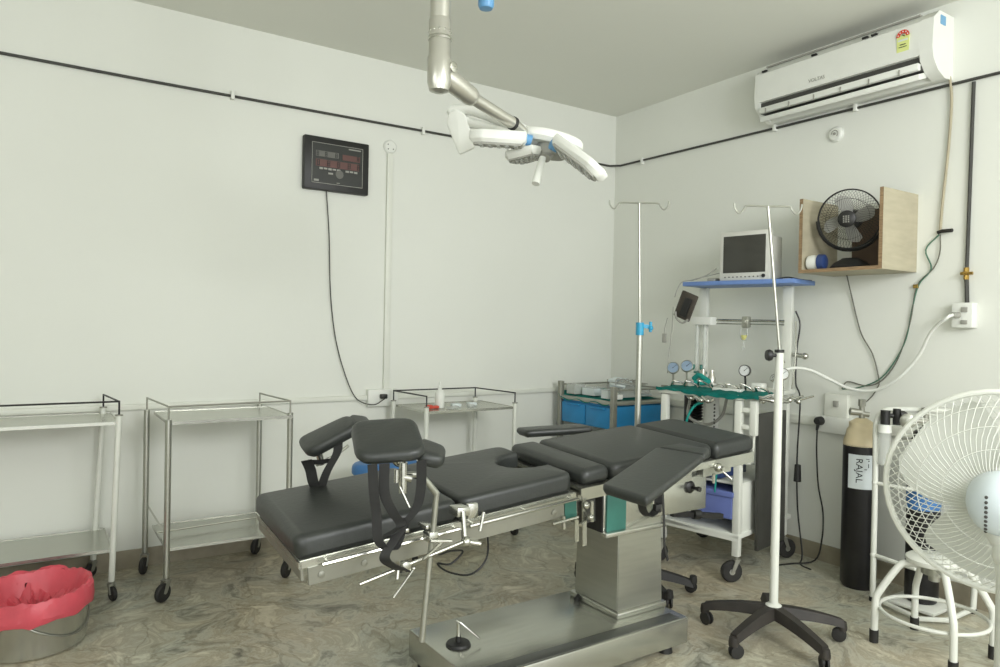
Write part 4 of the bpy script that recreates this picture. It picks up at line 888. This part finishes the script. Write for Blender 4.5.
# ------------------------------------------------------------------ gas cylinders
def gas_cyl(c, r, h, name, label, extra=True):
    t = thing(name, c, label, 'gas cylinder'); c = V(c)
    b = B(); lathe(b, [(r*.88, 0), (r, .02), (r, h*.845)], c, seg=32); bd = obj('body', b, 'cylblack', t)
    b = B(); lathe(b, [(r*1.003, h*.84), (r*.98, h*.87), (r*.86, h*.905), (r*.82, h*.93), (r*.70, h*.945), (r*.70, h*.975), (r*.3, h)], c, seg=32); obj('shoulder', b, 'cylcream' if extra else 'cylblack', t)
    b = B(); cyl(b, c+V((0, 0, h-.01)), c+V((0, 0, h+.10)), .015, .013); cyl(b, c+V((0, 0, h+.065)), c+V((0, 0, h+.10)), .02, seg=8); cyl(b, c+V((0, 0, h+.03)), c+V((-.045, .04, h+.035)), .017, .021); cyl(b, c+V((0, 0, h+.025)), c+V((.02, -.03, h+.02)), .014); obj('valve', b, 'steeld', t)
    return t, bd
cc = (3.73, 2.105, 0)
t, bd = gas_cyl(cc, .088, .90, 'gas_cylinder', 'black gas cylinder with cream shoulder and handwritten paper label')
vd = V((-cc[0], -cc[1], 0)).normalized(); va = math.atan2(vd.y, vd.x)+.05
def cylmap(R): return lambda x, y, h: (cc[0]+(R+h)*math.cos(va+x/R), cc[1]+(R+h)*math.sin(va+x/R), y)
f = cylmap(.0895); b = B(); g = []
for i in range(13):
    x = -.068+.125*i/12; g.append([b.verts.new(f(x, z, 0)) for z in (.535, .60, .665, .715)])
for i in range(12):
    for j in range(3): b.faces.new((g[i][j], g[i+1][j], g[i+1][j+1], g[i][j+1]))
pl = obj('paper_label', b, 'label', t)
f2 = cylmap(.0902)
# handwriting runs down the label
obj('handwriting', text_mesh('RAJAL', .046, lambda x, y, h: f2(-.012+y, .632-x*1.05, h)), 'ink', pl)
b = B()
for (x, z, w, h) in ((.028, .695, .018, .003), (.034, .66, .003, .02), (.02, .64, .012, .003), (.035, .685, .006, .006)):
    p = f2(x, z, 0); box(b, p, (.002, w, h), 0, (V((math.cos(va), math.sin(va), 0)), V((-math.sin(va), math.cos(va), 0)), V((0, 0, 1))))
obj('pen_marks', b, 'ink', pl)
c3 = (3.73, 1.78, .03)
t, bd = gas_cyl(c3, .075, .86, 'gas_cylinder', 'dark gas cylinder strapped in the white frame behind the pedestal fan', False)
b = B(); lathe(b, [(.0765, .46), (.0765, .56)], c3, seg=32, caps=False); obj('blue_label', b, 'labelblue' if False else 'stoolblue', t)
b = B(); cyl(b, (3.68, 1.83, .94), (3.60, 1.90, .945), .012); cyl(b, (3.63, 1.87, .90), (3.63, 1.87, .98), .018); cyl(b, (3.655, 1.845, .945), (3.64, 1.86, .945), .026, seg=8); cyl(b, (3.59, 1.905, .90), (3.59, 1.905, .97), .022); ball(b, (3.66, 1.85, .945), .022); rg = obj('regulator', b, 'black', t)
b = B(); lathe(b, [(.035, 0), (.036, .02), (.03, .024)], (3.60, 1.80, .93), (-.9, -.45, 0), 20); obj('regulator_gauge', b, 'steel', rg)
b = B(); cyl(b, (3.585, 1.905, .70), (3.585, 1.905, .86), .03); hu = obj('humidifier_jar', b, 'clear', t)
b = B(); cyl(b, (3.585, 1.905, .86), (3.585, 1.905, .90), .032); obj('jar_lid', b, 'whitep', hu)
t = thing('cylinder_stand', (3.66, 1.78, 0), 'white tubular stand holding the dark gas cylinder behind the fan', 'cylinder stand')
b = B(); tube(b, [(3.585, 1.945, .02), (3.585, 1.945, .5), (3.58, 1.945, .78), (3.60, 1.955, .90), (3.63, 1.94, .955), (3.70, 1.90, .97), (3.80, 1.72, .975), (3.86, 1.62, .96), (3.875, 1.58, .88), (3.86, 1.60, .02)], .014, 10, smooth=5); obj('frame_tube', b, 'white', t)
b = B(); tube(b, [(3.585, 1.945, .235), (3.54, 1.72, .235), (3.62, 1.63, .235), (3.86, 1.60, .24)], .010, 8); tube(b, [(3.585, 1.945, .60), (3.58, 1.80, .60), (3.66, 1.66, .60), (3.86, 1.60, .6)], .009, 8); ball(b, (3.58, 1.945, .60), .014); ball(b, (3.58, 1.945, .235), .014); obj('cross_bar', b, 'white', t)
b = B(); boxab(b, (3.60, 1.66, .012), (3.85, 1.90, .028), .003); tube(b, [(3.585, 1.945, .02), (3.50, 1.68, .02), (3.60, 1.60, .02), (3.86, 1.60, .02)], .012, 8); obj('base_plate', b, 'white', t)
for x, y in ((3.585, 1.945), (3.86, 1.60)):
    b = B(); cyl(b, (x, y, 0), (x, y, .022), .016); obj('foot', b, 'rubber', t)

# ------------------------------------------------------------------ white revolving stool
sc = V((3.25, 1.50, 0)); t = thing('white_stool', sc, 'white round stool with bent tube legs and a foot ring, behind the pedestal fan', 'stool')
for a in (2.22, .76, 3.90, 5.40):
    d = V((math.cos(a), math.sin(a), 0)); b = B(); tube(b, [sc+d*.03+V((0, 0, .365)), sc+d*.10+V((0, 0, .362)), sc+d*.135+V((0, 0, .345)), sc+d*.205+V((0, 0, .23)), sc+d*.222+V((0, 0, .18)), sc+d*.225+V((0, 0, .03))], .015, 10, smooth=3); lg = obj('leg', b, 'white', t)
    b = B(); cyl(b, sc+d*.225+V((0, 0, .055)), sc+d*.225, .0185); obj('rubber_foot', b, 'rubber', lg)
b = B(); tube(b, [sc+V((.205*math.cos(i*PI/24), .205*math.sin(i*PI/24), .155)) for i in range(48)], .008, 8, closed=True); obj('foot_ring', b, 'white', t)
b = B(); cyl(b, sc+V((0, 0, .30)), sc+V((0, 0, .375)), .022); lathe(b, [(.05, .33), (.05, .36)], sc); obj('screw_column', b, 'steel', t)
b = B(); lathe(b, [(.09, .372), (.105, .375), (.11, .382), (.11, .395), (.10, .402), (.0, .404)], sc, seg=36); obj('seat', b, 'white', t)

# ------------------------------------------------------------------ pedestal fan in the foreground
fcn = V((1.768, .684, 1.011)); cam0 = V((0, 0, CAMH)); ax = (fcn-cam0).normalized(); ax = (ax+V((0, 0, .27))).normalized()
pp = V((fcn.x, fcn.y, 0))-V((ax.x, ax.y, 0)).normalized()*.13
right_ = V((ax.y, -ax.x, 0)).normalized()
pp = pp+right_*.022
t = thing('pedestal_fan', (pp.x, pp.y, 0), 'large white pedestal fan seen from behind in the right foreground', 'fan')
wire_fan(t, fcn, ax, .222, .055, 76, .0010, .006, .55, 'white', nrings=3)
for k in range(3): blade(t, fcn, ax, .55+k*2*PI/3, .20, .035, .23, .25, mat('white_blade_plastic', (226, 228, 220), .3, var=.02) if k == 0 else 'whitep')
b = B(); lathe(b, [(.03, -.02), (.034, 0), (.03, .03), (.012, .045)], fcn, ax, 24); obj('hub', b, 'whitep', t)
b = B(); lathe(b, [(.0, -.165), (.028, -.162), (.048, -.148), (.058, -.12), (.062, -.085), (.062, -.05), (.05, -.03)], fcn, ax, 36); from mathutils.bvhtree import BVHTree; bvh = BVHTree.FromBMesh(b); mt_ = obj('motor_housing', b, mat('pale_blue_plastic', (206, 216, 220), .35, var=.02), t)
b = B(); upf = right_.cross(ax).normalized()
for k in range(9):
    hit = bvh.ray_cast(fcn-ax*.5-right_*.024+upf*(.03-.0095*k), ax)[0]
    if hit: ball(b, hit, .0035, u=8, v=6)
obj('vent_slots', b, 'dkgrey', mt_)
nk = fcn-ax*.10
b = B(); tube(b, [nk-V((0, 0, .05)), V((pp.x, pp.y, fcn.z-.09)), V((pp.x, pp.y, fcn.z-.14))], .03, 14); ball(b, V((pp.x, pp.y, fcn.z-.10)), .036); obj('neck', b, 'white', t)
b = B(); cyl(b, (pp.x, pp.y, .03), (pp.x, pp.y, fcn.z-.12), .027, .027, 18); obj('pole', b, 'white', t)
b = B(); lathe(b, [(.18, 0), (.185, .01), (.17, .03), (.05, .05), (.035, .08)], (pp.x, pp.y, 0), seg=40); obj('base', b, 'white', t)

# ------------------------------------------------------------------ ceiling lamp
t = thing('surgical_light', (1.05, 1.953, ZC), 'ceiling-mounted white surgical light with petal heads hanging over the table', 'surgical light')
e0 = V((1.05, 1.953, 2.13))
b = B(); lathe(b, [(.09, ZC-.06), (.10, ZC-.002)], (1.05, 1.953, 0)); cyl(b, (1.05, 1.953, 2.25), (1.05, 1.953, ZC-.02), .031, seg=24); obj('ceiling_column', b, 'aluminium', t)
b = B(); lathe(b, [(.032, .165), (.034, .16), (.034, .05), (.037, .045), (.037, -.03), (.030, -.055), (.012, -.062)], e0, seg=28); obj('elbow_housing', b, 'aluminium', t)
b = B(); lathe(b, [(.036, 0), (.038, .004), (.036, .010)], e0+V((0, 0, .10)), seg=28)
for k in range(12): a = 2*PI*k/12; ball(b, e0+V((.032*math.cos(a), .032*math.sin(a), .125)), .004, u=6, v=5)
obj('collar_ring', b, 'chrome', t)
e1 = V((1.195, 1.985, 2.087)); e2 = V((1.391, 2.037, 2.051))
dirA = (e2-e1).normalized()
b = B(); s0 = e0+V((.02, .006, .0)); lathe(b, [(.030, 0), (.034, .03), (.031, .12), (.026, (e1-s0).length), (.02, (e1-s0).length+.004)], s0, e1-s0, 24); o_ = obj('arm_shroud', b, 'aluminium', t)
b = B(); lathe(b, [(.016, 0), (.016, .006), (.010, .008)], e0+V((.035, -.022, .02)), (.3, -.95, 0), 16); obj('pivot_cap', b, 'chrome', o_)
b = B(); cyl(b, e1, e2, .0205, seg=20); obj('spring_arm', b, 'aluminium', t)
b = B(); lathe(b, [(.0215, 0), (.0235, .002), (.0235, .012), (.0215, .014)], e2-dirA*.012, dirA, 20); obj('arm_ring', b, 'black', t)
h1_ = V((1.455, 2.055, 2.032))
b = B(); cyl(b, e2, h1_, .019, .016, 16); obj('arm_end', b, 'aluminium', t)
HC = V((1.555, 2.035, 2.008))                      # hub centre
hn = V((.16, -.10, 1)).normalized(); hx = V((.92, -.30, -.18)); hx = (hx-hn*hx.dot(hn)).normalized(); hy = hn.cross(hx)
b = B(); f = lambda u, v, h: HC+hx*u+hy*v+hn*h
slab(b, [V((.115*math.cos(a), .075*math.sin(a))) for a in [2*PI*i/40 for i in range(40)]], f, .035, .045, .02); hub = obj('head_hub', b, 'whitep', t)
b = B(); cyl(b, h1_-dirA*.01, h1_+dirA*.05, .024, .026, 18); obj('hub_socket', b, 'whitep', hub)
b = B(); lathe(b, [(.055, -.045), (.06, -.03), (.05, .0)], HC-hn*.0, hn, 28); obj('hub_underside', b, 'grey', hub)
b = B(); lathe(b, [(.012, 0), (.013, .02), (.015, .10), (.0145, .108)], HC-hn*.04+V((-.045, -.02, -.02)), V((-.4, -.15, -1)), 16); obj('sterile_handle', b, 'whitep', t)
b = B(); cyl(b, HC+V((-.045, -.02, -.06)), HC+V((-.02, -.01, -.03)), .02, .024, 14); obj('handle_collar', b, 'grey', t)
def petal(p0, p1, up, w, th, mname='lamp_petal'):
    p0, p1 = V(p0), V(p1); d = p1-p0; L = d.length; d.normalize(); s = V(up).cross(d).normalized(); n = d.cross(s).normalized()
    f = lambda u, v, h: p0+d*u+s*v+n*h
    b = B(); ol = round_poly([V((0, -w*.42)), V((L*.78, -w*.5)), V((L, -w*.22)), V((L, w*.22)), V((L*.78, w*.5)), V((0, w*.42))], .008, 2)
    slab(b, ol, f, th/2, th, .006); o = obj(mname, b, 'whitep', t)
    b = B(); Q = [b.verts.new(f(q.x, q.y, -th/2-.006)) for q in [V((L*.08, -w*.34)), V((L*.76, -w*.4)), V((L*.92, -w*.16)), V((L*.92, w*.16)), V((L*.76, w*.4)), V((L*.08, w*.34))]]
    R_ = [b.verts.new(v.co+n*.008) for v in Q]; bridge(b, Q, R_); cap(b, Q, True); cap(b, R_); ln = obj('lens_panel', b, 'grey', o)
    b = B()
    for i in range(5):
        for j in range(3): lathe(b, [(.008, 0), (.009, .004), (.006, .005)], f(L*(.18+.15*i), w*.22*(j-1), -th/2-.005), -n, 10)
    obj('led_lenses', b, 'clear', ln)
    return f
petal((1.50, 1.935, 1.985), (1.535, 1.735, 1.838), (.55, -.1, 1), .085, .036)
petal((1.430, 2.015, 2.000), (1.275, 2.14, 2.012), (-.05, -.05, 1), .075, .045)
petal((1.50, 2.02, 1.975), (1.46, 2.16, 1.965), (-.1, .0, 1), .13, .03)
petal((1.40, 2.36, 2.02), (1.352, 2.392, 2.175), (-.75, -.62, -.25), .085, .022)
b = B(); tube(b, [(1.355, 2.41, 2.183), (1.397, 2.346, 2.175), (1.434, 2.26, 2.138), (1.456, 2.14, 2.08), (1.51, 2.07, 2.04)], .020, 12, smooth=5); tube(b, [(1.38, 2.38, 2.15), (1.404, 2.341, 2.125), (1.43, 2.25, 2.09), (1.443, 2.17, 2.06), (1.50, 2.07, 2.02)], .018, 12, smooth=5); obj('curved_arm', b, 'whitep', t)
b = B(); cyl(b, (1.352, 2.415, 2.185), (1.38, 2.385, 2.13), .02); obj('arm_knuckle', b, 'whitep', t)
b = B(); cyl(b, (1.405, 2.055, 2.016), (1.46, 2.03, 2.002), .020); o = obj('blue_joint', b, 'lampblue', t); o['label'] = 'light blue joint'
b = B(); cyl(b, (1.50, 1.965, 1.985), (1.585, 1.955, 1.962), .019); ball(b, (1.51, 1.95, 1.975), .02); o = obj('blue_joint', b, 'lampblue', t); o['label'] = 'light blue joint'
t = thing('ceiling_spindle', (1.274, 2.047, ZC), 'ceiling rod ending in a round blue cap above the surgical light', 'ceiling rod')
b = B(); cyl(b, (1.274, 2.047, 2.455), (1.274, 2.047, ZC), .023, seg=20); obj('rod', b, 'whitep', t)
b = B(); lathe(b, [(.0, 2.418), (.022, 2.42), (.027, 2.43), (.027, 2.455), (.022, 2.46)], (1.274, 2.047, 0), seg=24); obj('end_cap', b, 'lampblue', t)

# ------------------------------------------------------------------ lights
def area(name, loc, target, size, power, col=(1, 1, 1), sy=None):
    l = bpy.data.lights.new(name, 'AREA'); l.energy = power; l.size = size; l.color = col
    if sy: l.shape = 'RECTANGLE'; l.size_y = sy
    o = bpy.data.objects.new(name, l); COL.objects.link(o); o.location = loc
    o.rotation_euler = (V(target)-V(loc)).to_track_quat('-Z', 'Y').to_euler(); return o
warm = (.99, 1, 1)
area('fill_light', (-1.2, 1.2, 2.3), (2.0, 3.6, 1.9), 1.5, 10, warm, .8)  # added area fill out of view, no fitting modelled
area('fill_light', (1.9, -1.3, 2.3), (3.8, 2.0, 1.9), 1.5, 86, warm, .8)  # added unseen fill behind the camera, brightens the right wall
area('left_fill_light', (-1.6, -1.4, 1.5), (1.0, 1.2, 3.0), 2.2, 36, (.97, 1, 1), 1.6)  # added unseen fill at the left rear, aimed up towards the ceiling
w = bpy.data.worlds.new('world'); bpy.context.scene.world = w; w.use_nodes = True
nt = w.node_tree; bg = nt.nodes['Background']
tcw = nt.nodes.new('ShaderNodeTexCoord'); sx = nt.nodes.new('ShaderNodeSeparateXYZ'); rmp = nt.nodes.new('ShaderNodeValToRGB')
nt.links.new(tcw.outputs['Generated'], sx.inputs[0]); nt.links.new(sx.outputs['Z'], rmp.inputs['Fac']); nt.links.new(rmp.outputs['Color'], bg.inputs['Color'])
rmp.color_ramp.elements[0].color = (.86, .88, .87, 1); rmp.color_ramp.elements[1].color = (.98, 1, 1, 1)
bg.inputs['Strength'].default_value = 2.3

# ------------------------------------------------------------------ camera
F, YAW, PIT, ROL = 712.9, math.radians(56.47), math.radians(-.521), math.radians(1.13)
fw = V((math.cos(YAW)*math.cos(PIT), math.sin(YAW)*math.cos(PIT), math.sin(PIT))); rt = V((math.sin(YAW), -math.cos(YAW), 0)); upv = rt.cross(fw)
R2 = rt*math.cos(ROL)+upv*math.sin(ROL); U2 = -rt*math.sin(ROL)+upv*math.cos(ROL)
cd = bpy.data.cameras.new('camera'); cam = bpy.data.objects.new('camera', cd); COL.objects.link(cam)
cam.matrix_world = Matrix(((R2.x, U2.x, -fw.x, 0), (R2.y, U2.y, -fw.y, 0), (R2.z, U2.z, -fw.z, CAMH), (0, 0, 0, 1)))
cd.sensor_width = 36; cd.lens = F*36/1000; cd.clip_start = .05
bpy.context.scene.camera = cam
sc_ = bpy.context.scene; sc_.view_settings.view_transform = 'Standard'; sc_.view_settings.look = 'None'; sc_.view_settings.exposure = -.09
